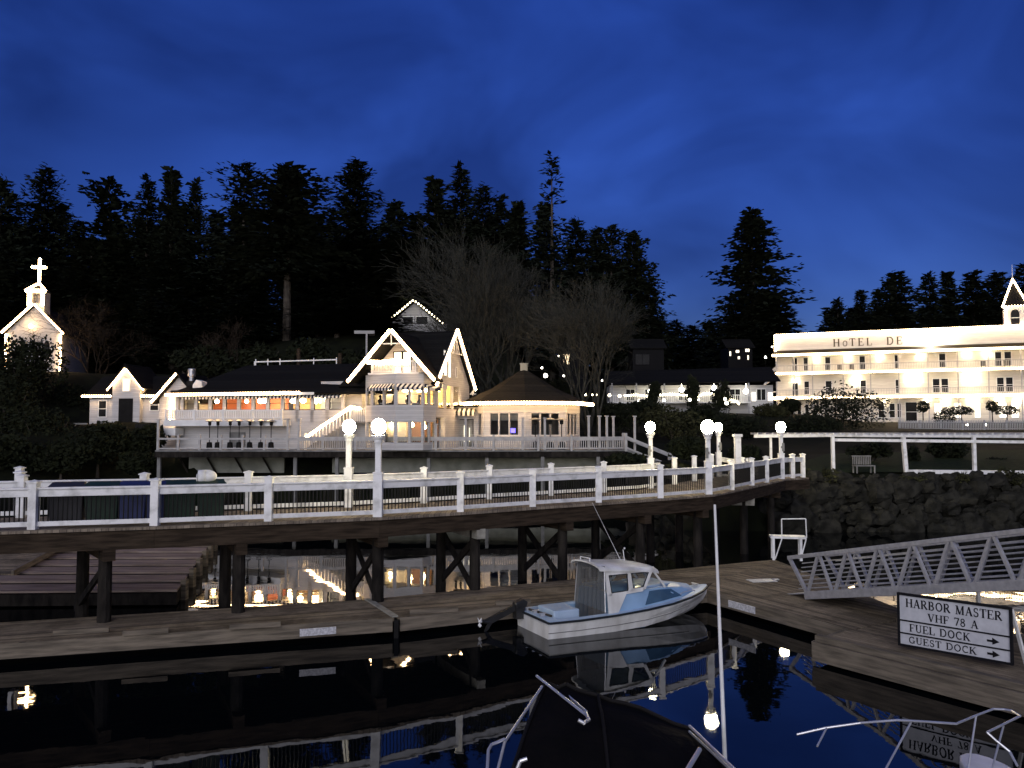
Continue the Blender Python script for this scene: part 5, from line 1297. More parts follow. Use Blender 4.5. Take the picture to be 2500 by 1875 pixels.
railing('near white railing of the pier with black bars, facing the boat', near[:11], [p for i, p in enumerate(near[:10]) if i not in lampN])
railing('white railing of the pier bend running back to the shore', near[10:15], [p for i, p in enumerate(near[:14]) if i > 10])
railing('short end railing of the pier by the sea wall', near[14:], near[15:])
fp = [on_far(px) for px in (-120,60,357,610,853,1036,1195,1345,1473,1587,1645,1693,1735,1770)]
railing('far white railing of the pier in front of the terrace', far[:-3], [on_far(px) for px in (-120,60,357,610,1036,1195,1345,1473,1645,1693,1735)])
e0 = on_far(1770); railing('rear return railing beside the shore end of the pier', [e0, e0+V(1.6,1.5,-0.25), e0+V(2.6,4.0,-0.4)], [e0+V(1.6,1.5,-0.25), e0+V(2.6,4.0,-0.4)])
# side stub at the left end
stub = [on_far(60)+V(-0.6,0.9,0.05), on_far(60)+V(-2.2,3.6,0.05)]
railing('short white railing stub behind the pier at the left photo edge', stub, stub)
# lamp posts
LG = 'lit globe lamp posts on the pier'
def lamp_post(label, p, box=0, extra=False, r=0.205):
    t = thing('lamp_post', label, 'lamp post', p, 0, LG)
    b = MB(); b.box(-0.128,0.128,-0.128,0.128,0,1.2); b.box(-0.145,0.145,-0.145,0.145,1.2,1.25); b.build('base', M['rail_white'], t, bevel=0.012)
    b = MB(); b.box(-0.082,0.082,-0.082,0.082,1.25,2.12); b.build('pole', M['rail_white'], t, bevel=0.01)
    b = MB(); b.lathe([(0.13,2.08),(0.13,2.16),(0.17,2.2),(0.19,2.28)], (0,0,0), 14); b.build('collar', M['rail_white'], t)
    b = MB(); b.ball((0,0,2.53), r, 20, 14, (1,1,1.08)); b.build('globe', M['globe'], t, smooth=True)
    if box:
        b = MB(); b.box(-0.12 if box < 0 else 0.02, -0.02 if box < 0 else 0.12, -0.17,-0.1,1.35,1.75); b.box(-0.03,0.03,-0.13,-0.1,1.5,1.6); b.build('control_box', M['concrete'], t)
lamp_post('near globe lamp post, right of the pair in front of the restaurant', near[5])
lamp_post('far globe lamp post, left of the pair in front of the restaurant', on_far(853))
lamp_post('globe lamp post alone in front of the terrace ramp', on_far(1587), -1, r=0.205)
lamp_post('brightest near globe lamp post at the bend of the pier', near[10], -1, r=0.245)
lamp_post('globe lamp post just right of the brightest one, on the far rail', on_far(1772), 1, r=0.205)
lamp_post('rightmost globe lamp post at the shore end of the pier', near[14], 1, r=0.235)
p = on_far(1800)+V(0.9,-0.2,0)
t = thing('capped_post', 'tall unlit white capped post between the right-hand lamps', 'post', (P(1801,1120,41).x,41,2.6))
b = MB(); b.box(-0.14,0.14,-0.14,0.14,0,2.35); b.build('upright', M['rail_white'], t); b = MB(); b.box(-0.2,0.2,-0.2,0.2,2.35,2.48); b.build('cap', M['rail_white'], t)
for px, h, lab in ((1838,1.0,'left white pointed picket standing behind the pier end'),(1847,1.05,'right white pointed picket standing behind the pier end')):
    q = P(px, 1142, 44); t = MB(); t.extr([(q.x-0.09,44,2.6),(q.x+0.09,44,2.6),(q.x+0.09,44,2.6+h*0.72),(q.x+0.05,44,2.6+h*0.92),(q.x,44,2.6+h),(q.x-0.05,44,2.6+h*0.92),(q.x-0.09,44,2.6+h*0.72)], (0,0.04,0)); tag(t.build('picket', M['rail_white']), lab, 'picket', 'pickets behind the pier end')
# carts and bins standing on the pier at the left
def cart(label, s, off, m, wd=0.85, h=0.95, lid=False):
    i = int(s); a = core[i].lerp(core[i+1], s-i); t_ = (core[i+1]-core[i]).normalized(); n = Vector((-t_.y,t_.x,0))
    p = a+n*off; rz = math.atan2(t_.y, t_.x)
    t = thing('wheeled_bin', label, 'bin', p, rz, 'wheeled bins on the pier')
    b = MB(); b.add([(-wd*.42,-.3,.1),(wd*.42,-.3,.1),(wd*.42,.3,.1),(-wd*.42,.3,.1),(-wd*.5,-.36,h),(wd*.5,-.36,h),(wd*.5,.36,h),(-wd*.5,.36,h)], [(3,2,1,0),(4,5,6,7),(0,1,5,4),(1,2,6,5),(2,3,7,6),(3,0,4,7)])
    b.build('body', M[m], t, bevel=0.03)
    b = MB(); b.box(-wd*.53,wd*.53,-.40,.40,h,h+0.05)
    b.extr([(-wd*.5,-.3,h+.05),(wd*.5,-.3,h+.05),(wd*.44,0,h+.15),(-wd*.44,0,h+.15)], (0,0.25,0.0)); b.build('lid', M[m], t)
    for x in (-wd*.3, wd*.3):
        b = MB(); b.tube((x-0.03,0.28,0.1),(x+0.03,0.28,0.1),0.1,0.1,12); b.build('wheel', M['rub'], t)
    b = MB(); b.tube((-wd*.4,0.42,h-0.05),(wd*.4,0.42,h-0.05),0.018); b.build('handle', M['black'], t)
    return t
cart('dark grey wheeled bin just right of the leftmost pier post', 2.22, 0.75, 'bin_gray'); cart('dark green wheeled bin left of the blue bins on the pier', 2.52, 0.75, 'bin_green')
cart('blue wheeled bin, left of two behind the pier rail', 2.78, 0.75, 'bin_blue', 0.7); cart('blue wheeled bin, right of two beside the second post', 2.98, 0.75, 'bin_blue', 0.5)
cart('green wheeled bin right of the second pier post', 3.2, 0.75, 'bin_green', 0.9); cart('green wheeled bin at the right end of the row of bins', 3.48, 0.75, 'bin_green', 0.75)
i = 3; a = core[3].lerp(core[4], 0.42); n = Vector((-0.35,0.93,0))
t = thing('white_dome_tub', 'white domed tub with an opening lying on top of the bins', 'tub', a+n*0.75+V(0,0,1.02), R(15))
b = MB(); b.tube((-0.16,0,0.17),(0.05,0,0.17),0.17,0.18,16); b.ball((0.05,0,0.17),0.178,16,10,(1.5,1,1)); b.build('shell', M['rail_white'], t, smooth=True)
b = MB(); b.tube((-0.175,0,0.17),(-0.14,0,0.17),0.13,0.13,14); b.build('opening', M['concrete'], t)
# ------------------------------------------------------------------ floating docks
ZK = 0.5
def dock_piece(t, poly, name='deck_floor'):
    b = MB(); b.prism(poly, ZK-0.09, ZK); b.build(name, M['dock'], t, world=True)
def dock_edge(t, pts, h=0.34, inn=1):
    b = MB()
    for i in range(len(pts)-1):
        b.beam(V(pts[i][0],pts[i][1],ZK-0.01-h/2), V(pts[i+1][0],pts[i+1][1],ZK-0.01-h/2), 0.08, h)
    b.build('side_board', M['dock_side'], t, world=True)
    b = MB()
    for i in range(len(pts)-1):
        a, c = V(pts[i][0],pts[i][1],-0.05), V(pts[i+1][0],pts[i+1][1],-0.05)
        u = (c-a).normalized(); n_ = Vector((-u.y,u.x,0))*0.75*inn
        b.beam(a+n_+u*0.4, c+n_-u*0.4, 0.5, 0.4)
    b.build('float_tank', M['rub'], t, world=True)
def g(px, py): q = G(px, py, ZK); return (q.x, q.y)
A0, A1, A2, A3 = g(-260,1588), g(968,1507), g(1420,1460), g(1740,1424)
B0, B1, B2, B3 = g(-260,1536), g(850,1460), g(1420,1412), g(1890,1366)
dk = thing('floating_dock', 'long weathered plank dock crossing the harbour behind the blue boat', 'dock', (*A0,0), math.atan2(A2[1]-A0[1],A2[0]-A0[0]), 'floating docks')
J0, J1 = g(800,1521), g(720,1470)
dock_piece(dk, [A0, g(962,1508), g(893,1464), B0]); dock_piece(dk, [g(972,1507), A2, A3, B3, B2, g(900,1463)])
dock_edge(dk, [A0, g(958,1508)]); dock_edge(dk, [g(976,1507), A2, g(1760,1440)]); dock_edge(dk, [B0, g(893,1464)], 0.3, -1); dock_edge(dk, [g(900,1463), B2, B3], 0.3, -1)
b = MB(); a, c = g(965,1507), g(897,1464); b.beam(V(*a,ZK+0.02), V(*c,ZK+0.02), 0.16, 0.04); b.build('joint_plate', M['pale_wood'], dk, world=True)
b = MB(); a, c = g(968,1509), g(968,1510); b.box(a[0]-0.06,a[0]+0.06,a[1]-0.05,a[1]+0.25,-0.1,ZK-0.05); b.build('joint_gap', M['rub'], dk, world=True)
for px, py, ln in ((300,1552,1.0),(560,1537,1.2),(130,1551,1.2),(1000,1500,1.3),(1210,1478,1.0)):
    a = g(px,py); dirv = (V(*A1,0)-V(*A0,0)).normalized()
    b = MB(); b.beam(V(*a,ZK+0.06), V(*a,ZK+0.06)+dirv*ln, 0.12, 0.11); b.build('bull_rail', M['dock_side'], dk, world=True)
def plate(t, px, py, ln, h=0.2):
    a = G(px, py, 0.28); d_ = (V(*A1,0)-V(*A0,0)).normalized()
    return a, d_
pl = P(731,1543,20.35); pr = P(819,1531,20.62)
t = thing('dock_plate', 'pale label plate fixed to the side of the long dock', 'plate', pl, math.atan2(pr.y-pl.y, pr.x-pl.x), 'label plates on the docks')
b = MB(); b.box(0,(pr-pl).length,-0.12,-0.09,-0.08,0.09); b.build('plate_board', M['plate'], t)
# right branch towards the camera
C0, C1, C2, C3 = g(1720,1440), g(2085,1537), g(2330,1512), g(1905,1372)
br = thing('floating_dock', 'wide plank dock branch under the foot of the aluminium gangway', 'dock', (*C0,0), math.atan2(C1[1]-C0[1],C1[0]-C0[0]), 'floating docks')
dock_piece(br, [C0, C1, g(2230,1500), C3, B3, A3]); dock_edge(br, [C0, C1]); dock_edge(br, [C3, g(2230,1500)], 0.3, -1)
pl = P(1786,1473,23.45); pr = P(1850,1486,22.55)
t = thing('dock_plate', 'pale label plate on the side of the gangway dock', 'plate', pl, math.atan2(pr.y-pl.y, pr.x-pl.x), 'label plates on the docks')
b = MB(); b.box(0,(pr-pl).length,-0.12,-0.09,-0.08,0.1); b.build('plate_board', M['plate'], t)
t = thing('dock_hatch', 'pale worn metal plate lying on the dock by the gangway', 'plate', V(*g(1865,1418),ZK), R(10))
b = MB(); b.box(-0.5,0.35,-0.25,0.25,0.004,0.02); b.box(0.3,0.5,-0.06,0.06,0.02,0.05); b.build('cover', M['plate'], t)
# sign platform
D0, D1, D2, D3, D4 = g(1985,1565), g(2600,1716), g(2600,1560), g(2240,1512), g(2085,1527)
sp = thing('floating_dock', 'low plank dock platform in the right foreground carrying the sign', 'dock', (*D0,0), math.atan2(D1[1]-D0[1],D1[0]-D0[0]), 'floating docks')
b = MB(); b.prism([D0,D1,D2,D3,D4], ZK-0.10, ZK-0.02); b.build('deck_floor', M['dock'], sp, world=True)
dock_edge(sp, [D0,D1], 0.42); dock_edge(sp, [D0,D4], 0.3, -1)
b = MB(); dirv = (V(*D1,0)-V(*D0,0)).normalized(); n_ = Vector((-dirv.y,dirv.x,0)); b.beam(V(*D0,ZK+0.06)+n_*0.15, V(*D1,ZK+0.06)+n_*0.15, 0.16, 0.14); b.build('bull_rail', M['dock_side'], sp, world=True)
# sign
SL, SR = P(2190,1440,18.75), P(2470,1480,17.15)
rz = math.atan2(SR.y-SL.y, SR.x-SL.x); SW = (Vector((SR.x,SR.y))-Vector((SL.x,SL.y))).length; SZ0, SZ1 = 0.58, 1.74; SH = SZ1-SZ0
sg = thing('harbor_sign', 'white harbor master direction sign in a black frame on splayed legs', 'sign', (SL.x,SL.y,0.48), rz)
TS = Matrix.Translation((0,0,SZ0-0.48))
b = MB(TS); b.box(0.02,SW-0.02,0,0.03,0.02,SH-0.02); b.build('board', M['signwhite'], sg)
b = MB(TS); b.box(0,SW,-0.03,0.05,SH-0.05,SH); b.box(0,SW,-0.03,0.05,0,0.045); b.box(0,0.05,-0.027,0.047,0.045,SH-0.05); b.box(SW-0.05,SW,-0.027,0.047,0.045,SH-0.05)
z1, z2 = SH*0.485, SH*0.245
b.box(0.05,SW-0.05,-0.015,0.04,z1-0.015,z1+0.015); b.box(0.05,SW-0.05,-0.015,0.04,z2-0.015,z2+0.015); b.build('frame', M['ink'], sg)
def line(s, xc, z, h, span=None, gap=0.1, space=0.5):
    wt = text_width(s, gap, space)*h; k = (span/wt) if span else 1
    x = xc-(span or wt)/2
    for wd in s.split(' '):
        lettering(TS, wd, x, z, h, 'ink', sg, gap, space, narrow=k); x += (text_width(wd, gap, space)+gap+space)*h*k
line("HARBOR MASTER", SW*0.5, SH*0.745, 0.185, SW*0.84); line("VHF 78 A", SW*0.5, SH*0.535, 0.165, SW*0.44)
line("FUEL DOCK", SW*0.38, z2+0.055, 0.165, SW*0.54); line("GUEST DOCK", SW*0.40, 0.085, 0.145, SW*0.60)
for z in (z2+0.135, 0.155):
    b = MB(TS); x = SW*0.79; b.box(x,x+0.12,-0.008,0,z-0.022,z+0.022); b.extr([(x+0.1,-0.008,z-0.07),(x+0.23,-0.008,z),(x+0.1,-0.008,z+0.07)], (0,0.0078,0)); b.build('arrow', M['ink'], sg)
for x, dx in ((0.03,-0.16),(SW-0.03,0.16)):
    b = MB(); b.beam((x,0.08,SH+0.05),(x+dx,0.45,0.0),0.07,0.05); b.build('leg', M['rail_white'], sg)
# old slatted float beyond the pier, left
f0, f1, f2, f3 = g(-300,1446), g(432,1440), g(525,1308), g(-300,1308)
of = thing('slatted_float', 'old striped plank float half hidden behind the pier at left', 'dock', (0,0,0))
b = MB()
n = 8
for i in range(n):
    t0, t1 = i/n, (i+0.68)/n
    a0, a1 = V(*f0,0).lerp(V(*f3,0),t0), V(*f0,0).lerp(V(*f3,0),t1); c0, c1 = V(*f1,0).lerp(V(*f2,0),t0), V(*f1,0).lerp(V(*f2,0),t1)
    b.extr([a0+V(0,0,ZK), c0+V(0,0,ZK), c1+V(0,0,ZK), a1+V(0,0,ZK)], (0,0,-0.06))
b.build('slat_deck', M['float_board'], of, world=True)
b = MB(); a0, c0, c1, a1 = V(*f0,ZK-0.1), V(*f1,ZK-0.1), V(*f2,ZK-0.1), V(*f3,ZK-0.1); b.extr([a0,c0,c1,a1], (0,0,-0.35)); b.build('float_body', M['piling'], of, world=True)
for i in range(6):
    b = MB(); q = V(*f1,0).lerp(V(*f2,0),(i+0.5)/6); b.beam(q+V(0.1,0,-0.1), q+V(0.1,0,0.62), 0.16, 0.25); b.build('edge_block', M['dock_side'], of, world=True)
rm = thing('boarding_ramp', 'brown plank ramp lying on the old float at the left edge', 'ramp', V(*g(60,1400),ZK))
b = MB(); b.extr([V(*g(-120,1400),ZK+0.05), V(*g(30,1405),ZK+0.05), V(*g(190,1330),ZK+0.3), V(*g(60,1325),ZK+0.55)], (0,0,-0.05)); b.build('ramp_deck', M['dock'], rm, world=True)
b = MB(); b.beam(V(*g(30,1405),ZK+0.06), V(*g(190,1330),ZK+0.32), 0.08, 0.2); b.build('ramp_side', M['dock_side'], rm, world=True)
# white step stand on the dock
q = V(*g(1925,1366),ZK)
ss = thing('boarding_steps', 'small white boarding step stand with a tube handrail on the dock', 'step stand', q, R(-12))
b = MB(); b.box(-0.65,0.62,-0.3,0.3,0.80,0.88); b.build('platform', M['rail_white'], ss)
for x in (-0.55,0.42):
    for y in (-0.25,0.25):
        b = MB(); b.beam((x,y,0),(x,y,0.8),0.09,0.09); b.build('leg', M['rail_white'], ss)
b = MB(); b.path([(-0.25,-0.28,0.85),(-0.25,-0.28,1.52),(0.6,-0.28,1.55),(0.62,-0.28,0.85)], 0.022, 8); b.build('handrail', M['rail_white'], ss)
b = MB(); b.beam((-0.25,-0.28,0.8),(-0.5,-0.28,0.05),0.04,0.04); b.beam((0.6,-0.28,0.8),(0.4,-0.28,0.05),0.04,0.04); b.build('brace', M['rail_white'], ss)
# ------------------------------------------------------------------ aluminium gangway
GA = V(8.4,24.0,0.62); gd = V(2.4,-6.4,0).normalized(); slope = 1.5/6.83; gl_ = 12.0
gw_n = Vector((gd.y*-1, gd.x, 0))  # across
gw_n = V(0.936,0.351,0)
gw = thing('gangway', 'grey aluminium truss gangway rising from the dock to the right', 'gangway', GA)
def gp(s, side, h): return GA+gd*s+V(0,0,slope*s+h)+gw_n*(1.35*side)
for side in (0,1):
    b = MB(); b.beam(gp(-0.05,side,0), gp(gl_,side,0), 0.09, 0.22); b.build('bottom_chord', M['alu'], gw, world=True, bevel=0.01)
    b = MB(); b.beam(gp(-0.75,side,1.12), gp(gl_,side,1.12), 0.10, 0.11); b.build('top_chord', M['alu'], gw, world=True, bevel=0.01)
    b = MB(); s = 0.0
    b.beam(gp(-0.7,side,1.1), gp(0.05,side,0.05), 0.08, 0.09)
    while s < gl_-1.2:
        b.beam(gp(s+0.05,side,0.05), gp(s+0.5,side,1.1), 0.07, 0.07); b.beam(gp(s+0.56,side,1.1), gp(s+1.05,side,0.05), 0.07, 0.07); s += 1.1
    b.build('truss_web', M['alu'], gw, world=True)
    b = MB()
    for k in range(7): b.tube(gp(-0.4+0.09*k*0.3,side,0.2+0.12*k)+gw_n*(0.07 if side == 0 else -0.07), gp(gl_,side,0.2+0.12*k)+gw_n*(0.07 if side == 0 else -0.07), 0.017, None, 6)
    b.build('guard_rail', M['alu'], gw, world=True)
b = MB()
b.extr([gp(0,0.03,0.06), gp(gl_,0.03,0.06), gp(gl_,0.97,0.06), gp(0,0.97,0.06)], (0,0,-0.05)); b.build('walkway', M['alu'], gw, world=True)
b = MB(); b.extr([gp(-0.9,0.03,-0.02)+V(0,0,0.1), gp(0,0.03,0.07), gp(0,0.97,0.07), gp(-0.9,0.97,-0.02)+V(0,0,0.1)], (0,0,-0.03)); b.build('transition_plate', M['alu'], gw, world=True)
# ------------------------------------------------------------------ sea wall
def rock(b, c, r, rnd):
    n, m = 9, 6; c = Vector(c); o = Vector((rnd.random()*50, rnd.random()*50, 0)); vs = []
    sx, sy, sz = r*rnd.uniform(0.8,1.35), r*rnd.uniform(0.6,0.9), r*rnd.uniform(0.6,0.95)
    for j in range(m+1):
        a = -math.pi/2+math.pi*j/m
        for i in range(n):
            t = 2*math.pi*i/n; p = Vector((math.cos(a)*math.cos(t), math.cos(a)*math.sin(t), math.sin(a)))
            k = 1+0.55*noise.noise(p*1.2+o)+0.25*noise.noise(p*3.1+o)
            vs.append(c+Vector((p.x*sx*k, p.y*sy*k, p.z*sz*k)))
    b.add(vs, [(j*n+i, j*n+(i+1)%n, (j+1)*n+(i+1)%n, (j+1)*n+i) for j in range(m) for i in range(n)])
rnd = random.Random(9); b = MB()
x = 13.0
wall_line = lambda x: 43.4+0.03*(x-14) if x > 14 else 43.4+(14-x)*2.2
for row in range(6):
    z = 0.1+row*0.52; x = 8.0+rnd.random()
    while x < 44:
        r = rnd.choice((0.3,0.4,0.5,0.75))*rnd.uniform(0.85,1.15)*(0.6 if row == 5 else 1)
        rock(b, (x, wall_line(x)+row*0.17+rnd.uniform(-0.12,0.12), z+rnd.uniform(-0.12,0.12)), r, rnd); x += r*1.7
b.extr([(8,57.5,-1),(14,44.3,-1),(46,45.3,-1),(46,47,-1),(14.5,46,-1),(9,58.5,-1)], (0,0,3.65))
tag(b.build('rock_seawall', M['rock'], smooth=False), 'dark boulder sea wall behind the gangway at the right', 'sea wall')
b = MB(); b.quad((14,45.6,2.93),(60,51,2.93),(60,64,4.2),(22,58,3.6)); tag(b.build('lawn', M['lawn']), 'dim green lawn above the sea wall', 'lawn', kind='structure')
for i, (px, py, w, h, lab) in enumerate(((1960,1160,60,40,'small pale shrub on top of the wall at the pier end'),(2020,1165,70,36,'low plants on the wall top left of the bench'),(2210,1172,90,30,'low plants spilling over the wall below the pergola rail'),(2330,1172,70,34,'low plants on the wall top in the middle of the pergola'),(2465,1165,55,50,'bush growing over the wall rail near the right edge'),(2240,1190,60,20,'flat plants hanging on the upper stones of the wall'))):
    shrub_px(lab, px, py, 44.7, w, h, n=700, seed=70+i, m='bush_warm', size=0.1, group='plants on top of the sea wall', lobes=3)
# ------------------------------------------------------------------ white pergola above the sea wall
pg = thing('white_pergola', 'long white pergola frame with slatted top on the sea wall', 'pergola', (16,46.4,2.9))
def gy(px): return 46.2+0.0016*(px-1840)
def gx(px, d): return (px-CX)/F*d
b = MB()
for (a, za), (c, zc), w_ in (((1840,4.93),(2035,4.98),0.18),((2030,4.98),(2560,4.90),0.18)):
    b.beam((gx(a,gy(a)),gy(a),za),(gx(c,gy(c)),gy(c),zc),0.12,w_)
b.beam((gx(2035,46.5),46.5,4.72),(gx(2560,46.8),46.8,4.58),0.14,0.16)
b.build('top_beam', M['rail_white'], pg, world=True)
b = MB()
x = gx(1846,46.3)
while x < gx(2560,47.4): b.beam((x,46.1,5.06),(x+0.35,48.6,5.06),0.05,0.10); x += 0.42
b.build('slat_row', M['rail_white'], pg, world=True)
b = MB(); b.beam((gx(1850,48.6),48.6,4.96),(gx(2560,48.8),48.8,4.9),0.1,0.14); b.build('rear_beam', M['concrete'], pg, world=True)
for px, d, zb, w_ in ((1880,46.5,2.9,0.12),(2031,46.4,2.9,0.17),(2203,46.6,2.85,0.2),(2375,46.8,2.85,0.17),(2550,47,2.85,0.17)):
    x = gx(px,d); b = MB(); b.beam((x+(0.12 if px == 2203 else 0),d,zb),(x,d,4.9),w_,w_); b.build('post', M['rail_white'], pg, world=True)
b = MB(); b.beam((gx(2206,46.6),46.6,2.95),(gx(2560,46.9),46.9,2.86),0.2,0.22); b.build('bottom_rail', M['rail_white'], pg, world=True)
# bench
bn = thing('garden_bench', 'pale slatted garden bench beside the pergola post', 'bench', (gx(2105,46.0),46.0,2.9), R(4))
b = MB(); b.box(-0.55,0.55,-0.25,0.22,0.38,0.43); b.build('seat', M['concrete'], bn)
b = MB()
for i in range(11): b.box(-0.52+i*0.1,-0.47+i*0.1,0.2,0.24,0.46,0.95)
b.box(-0.55,0.55,0.19,0.25,0.9,0.96); b.build('backrest', M['concrete'], bn)
for x in (-0.52,0.48):
    for y in (-0.22,0.2):
        b = MB(); b.box(x,x+0.06,y-0.03,y+0.03,0,0.38); b.build('leg', M['concrete'], bn)
shrub_px('round dark clipped bush on the lawn behind the pergola', 2313, 1095, 54, 80, 65, n=1200, seed=90, lobes=1, group='shrubs on the lawn'); shrub_px('low dark hedge on the lawn at the right', 2420, 1128, 53, 75, 22, n=600, seed=91, lobes=2, group='shrubs on the lawn')
shrub_px('dark upright plant behind the second pergola post', 2230, 1110, 52, 30, 60, n=400, seed=92, lobes=2, group='shrubs on the lawn'); shrub_px('dark shrub behind the bench', 2130, 1100, 52, 110, 60, n=900, seed=93, lobes=3, group='shrubs on the lawn')
# topiary, picket fence in the hotel garden
def topiary(label, px, py, d, r, stem, flat=1.0, n=700, seed=0):
    c = P(px, py, d); return shrub('topiary', label, 'topiary', c, (r,r,r*flat), n, 'bush', 'topiary trees in the hotel garden', 1, seed, 0.12, stem_h=stem)
topiary('small round topiary ball on a thin stem by the hotel entrance', 2253, 994, 92, 0.62, 1.2, seed=101)
topiary('large round dark topiary ball left of the hotel umbrella trees', 2307, 1022, 88, 1.02, 0.5, seed=102, n=1100)
topiary('flat-topped umbrella tree in the hotel garden, left of two', 2347, 1002, 90, 1.15, 1.8, 0.42, seed=103)
topiary('flat-topped umbrella tree in the hotel garden, right of two', 2458, 1002, 90, 1.2, 1.8, 0.42, seed=104)
topiary('small round topiary ball behind the right umbrella tree', 2422, 992, 94, 0.6, 1.2, seed=105)
pf = thing('picket_fence', 'white picket fence along the front of the hotel garden', 'fence', P(2195,1050,86))
b = MB(); a, c = P(2195,1052,87), P(2620,1052,84)
balusters(b, V(a.x,a.y,5.0), V(c.x,c.y,5.0), 0, 1.15, 0.16, 0.09, 0.03); b.beam((a.x,a.y+0.04,5.3),(c.x,c.y+0.04,5.3),0.04,0.08); b.beam((a.x,a.y+0.04,5.9),(c.x,c.y+0.04,5.9),0.04,0.08); b.build('picket_row', M['siding_gray'], pf, world=True)
for i in range(9):
    b = MB(); q = a.lerp(c, i/8); b.beam((q.x,q.y,4.6),(q.x,q.y,6.2),0.12,0.12); b.build('post', M['siding_gray'], pf, world=True)
garden_lamp('low spotlight in the hotel garden, left of two behind the fence', 2361, 1037, 88, 0.12, post=0.7); garden_lamp('low spotlight in the hotel garden, right of two behind the fence', 2407, 1037, 88, 0.12, post=0.7)
t = thing('lit_booth', 'small teal-lit glass booth under the hotel side gallery', 'booth', P(1806,998,100), R(-5))
b = MB(); b.box(0,0.85,0,0.7,0.02,0.75); b.build('glazing', M['teal_lit'], t); b = MB(); b.box(-0.05,0.9,-0.03,0.75,0.75,0.85); b.box(0.4,0.45,-0.04,-0.005,0,0.75); b.box(-0.05,0.9,-0.05,0.75,-1.2,0.0); b.build('frame', M['white'], t)
# ------------------------------------------------------------------ the blue and white cabin boat
ps, pb = G(1341,1563,0.0), G(1712,1474,0.0)
hd = (pb-ps); hd.z = 0; ang = R(26)
fw = V(math.cos(ang), math.sin(ang), 0); prt = V(-fw.y, fw.x, 0)
BO = ps + prt*0.93
bt = thing('cabin_boat', 'small blue and white cabin boat with smoky curtain moored at the dock', 'boat', BO, ang)
LB = 5.75
ST = [ # x, gunwale half beam, gunwale z, chine half beam, chine z, keel z
 (0.00,0.95,0.44,0.86,-0.02,-0.12),(0.9,1.00,0.44,0.90,-0.02,-0.16),(2.0,1.03,0.47,0.92,0.0,-0.2),(3.0,1.01,0.52,0.88,0.03,-0.22),(3.9,0.92,0.58,0.72,0.10,-0.18),(4.7,0.70,0.65,0.45,0.20,-0.08),(5.3,0.42,0.71,0.2,0.30,0.12),(5.65,0.17,0.75,0.06,0.42,0.34),(5.78,0.03,0.76,0.015,0.58,0.52)]
b = MB(); vs = []
prof = lambda s: [(s[1],s[2]),(s[1]*0.985+s[3]*0.0,s[2]-0.10),((s[1]*0.45+s[3]*0.55),(s[2]*0.45+s[4]*0.55)),(s[3],s[4]),(s[3]*0.55,(s[4]+s[5])/2),(0.0,s[5])]
rows = []
for s in ST:
    p = prof(s); full = [(s[0]-(0.0),y,z) for y,z in p]+[(s[0],-y,z) for y,z in p[-2::-1]]
    rows.append(full)
nr = len(rows[0])
b.add([q for r_ in rows for q in r_], [(j*nr+i, j*nr+i+1, (j+1)*nr+i+1, (j+1)*nr+i) for j in range(len(rows)-1) for i in range(nr-1)]+[tuple(range(nr-1,-1,-1)), tuple((len(rows)-1)*nr+i for i in range(nr))])
b.build('hull', M['hull'], bt, smooth=False)
for sgn in (1,-1):
    b = MB()
    for j in range(len(ST)-1):
        a, c = ST[j], ST[j+1]; b.beam((a[0],sgn*(a[1]+0.015),a[2]-0.02),(c[0],sgn*(c[1]+0.015),c[2]-0.02),0.045,0.05)
    b.build('rub_rail', M['strake'], bt)
b = MB(); b.beam((-0.015,-0.96,0.42),(-0.015,0.96,0.42),0.045,0.05); b.build('rub_rail', M['strake'], bt)
for sgn in (1,-1):
    b = MB()
    for j in range(5):
        a, c = ST[j], ST[j+1]; k = 0.62
        b.beam((a[0],sgn*(a[3]*k+a[1]*(1-k)+0.006),a[4]*k+a[2]*(1-k)),(c[0],sgn*(c[3]*k+c[1]*(1-k)+0.006),c[4]*k+c[2]*(1-k)),0.012,0.02)
    b.build('hull_crease', M['concrete'], bt)
# side decks (covering boards), cockpit, transom deck
def half(x):
    for j in range(len(ST)-1):
        if ST[j][0] <= x <= ST[j+1][0]:
            t = (x-ST[j][0])/(ST[j+1][0]-ST[j][0]); return ST[j][1]+(ST[j+1][1]-ST[j][1])*t, ST[j][2]+(ST[j+1][2]-ST[j][2])*t
    return ST[-1][1], ST[-1][2]
for sgn in (1,-1):
    b = MB(); xs_ = [0,0.5,1.0,1.5,2.0,2.5,3.0]
    for j in range(len(xs_)-1):
        (h0,z0),(h1,z1) = half(xs_[j]), half(xs_[j+1])
        b.extr([(xs_[j],sgn*h0,z0),(xs_[j+1],sgn*h1,z1),(xs_[j+1],sgn*(h1-0.2),z1+0.02),(xs_[j],sgn*(h0-0.2),z0+0.02)], (0,0,-0.05))
    b.build('side_deck', M['deckblue'], bt)
b = MB(); b.box(0.02,0.36,-0.75,0.75,0.40,0.455); b.build('transom_deck', M['deckblue'], bt)
b = MB(); b.box(0.36,3.0,-0.82,0.82,-0.02,0.03); b.build('cockpit_floor', M['blue'], bt)
b = MB(); b.box(0.36,2.2,-0.84,-0.80,0.03,0.43); b.box(0.36,2.2,0.80,0.84,0.03,0.43); b.build('cockpit_side', M['blue'], bt)
b = MB(); b.box(0.38,1.15,-0.5,0.42,0.03,0.60); b.build('engine_box', M['deckblue'], bt, bevel=0.03)
b = MB(); b.tube((0.15,0.55,0.49),(0.3,-0.5,0.49),0.03,None,6); b.build('oar', M['bark'], bt)
for y in (0.5,0.1,-0.3):
    b = MB(); b.box(0.1,0.22,y,y+0.05,0.455,0.52); b.box(0.06,0.26,y,y+0.05,0.52,0.545); b.build('cleat', M['steel'], bt)
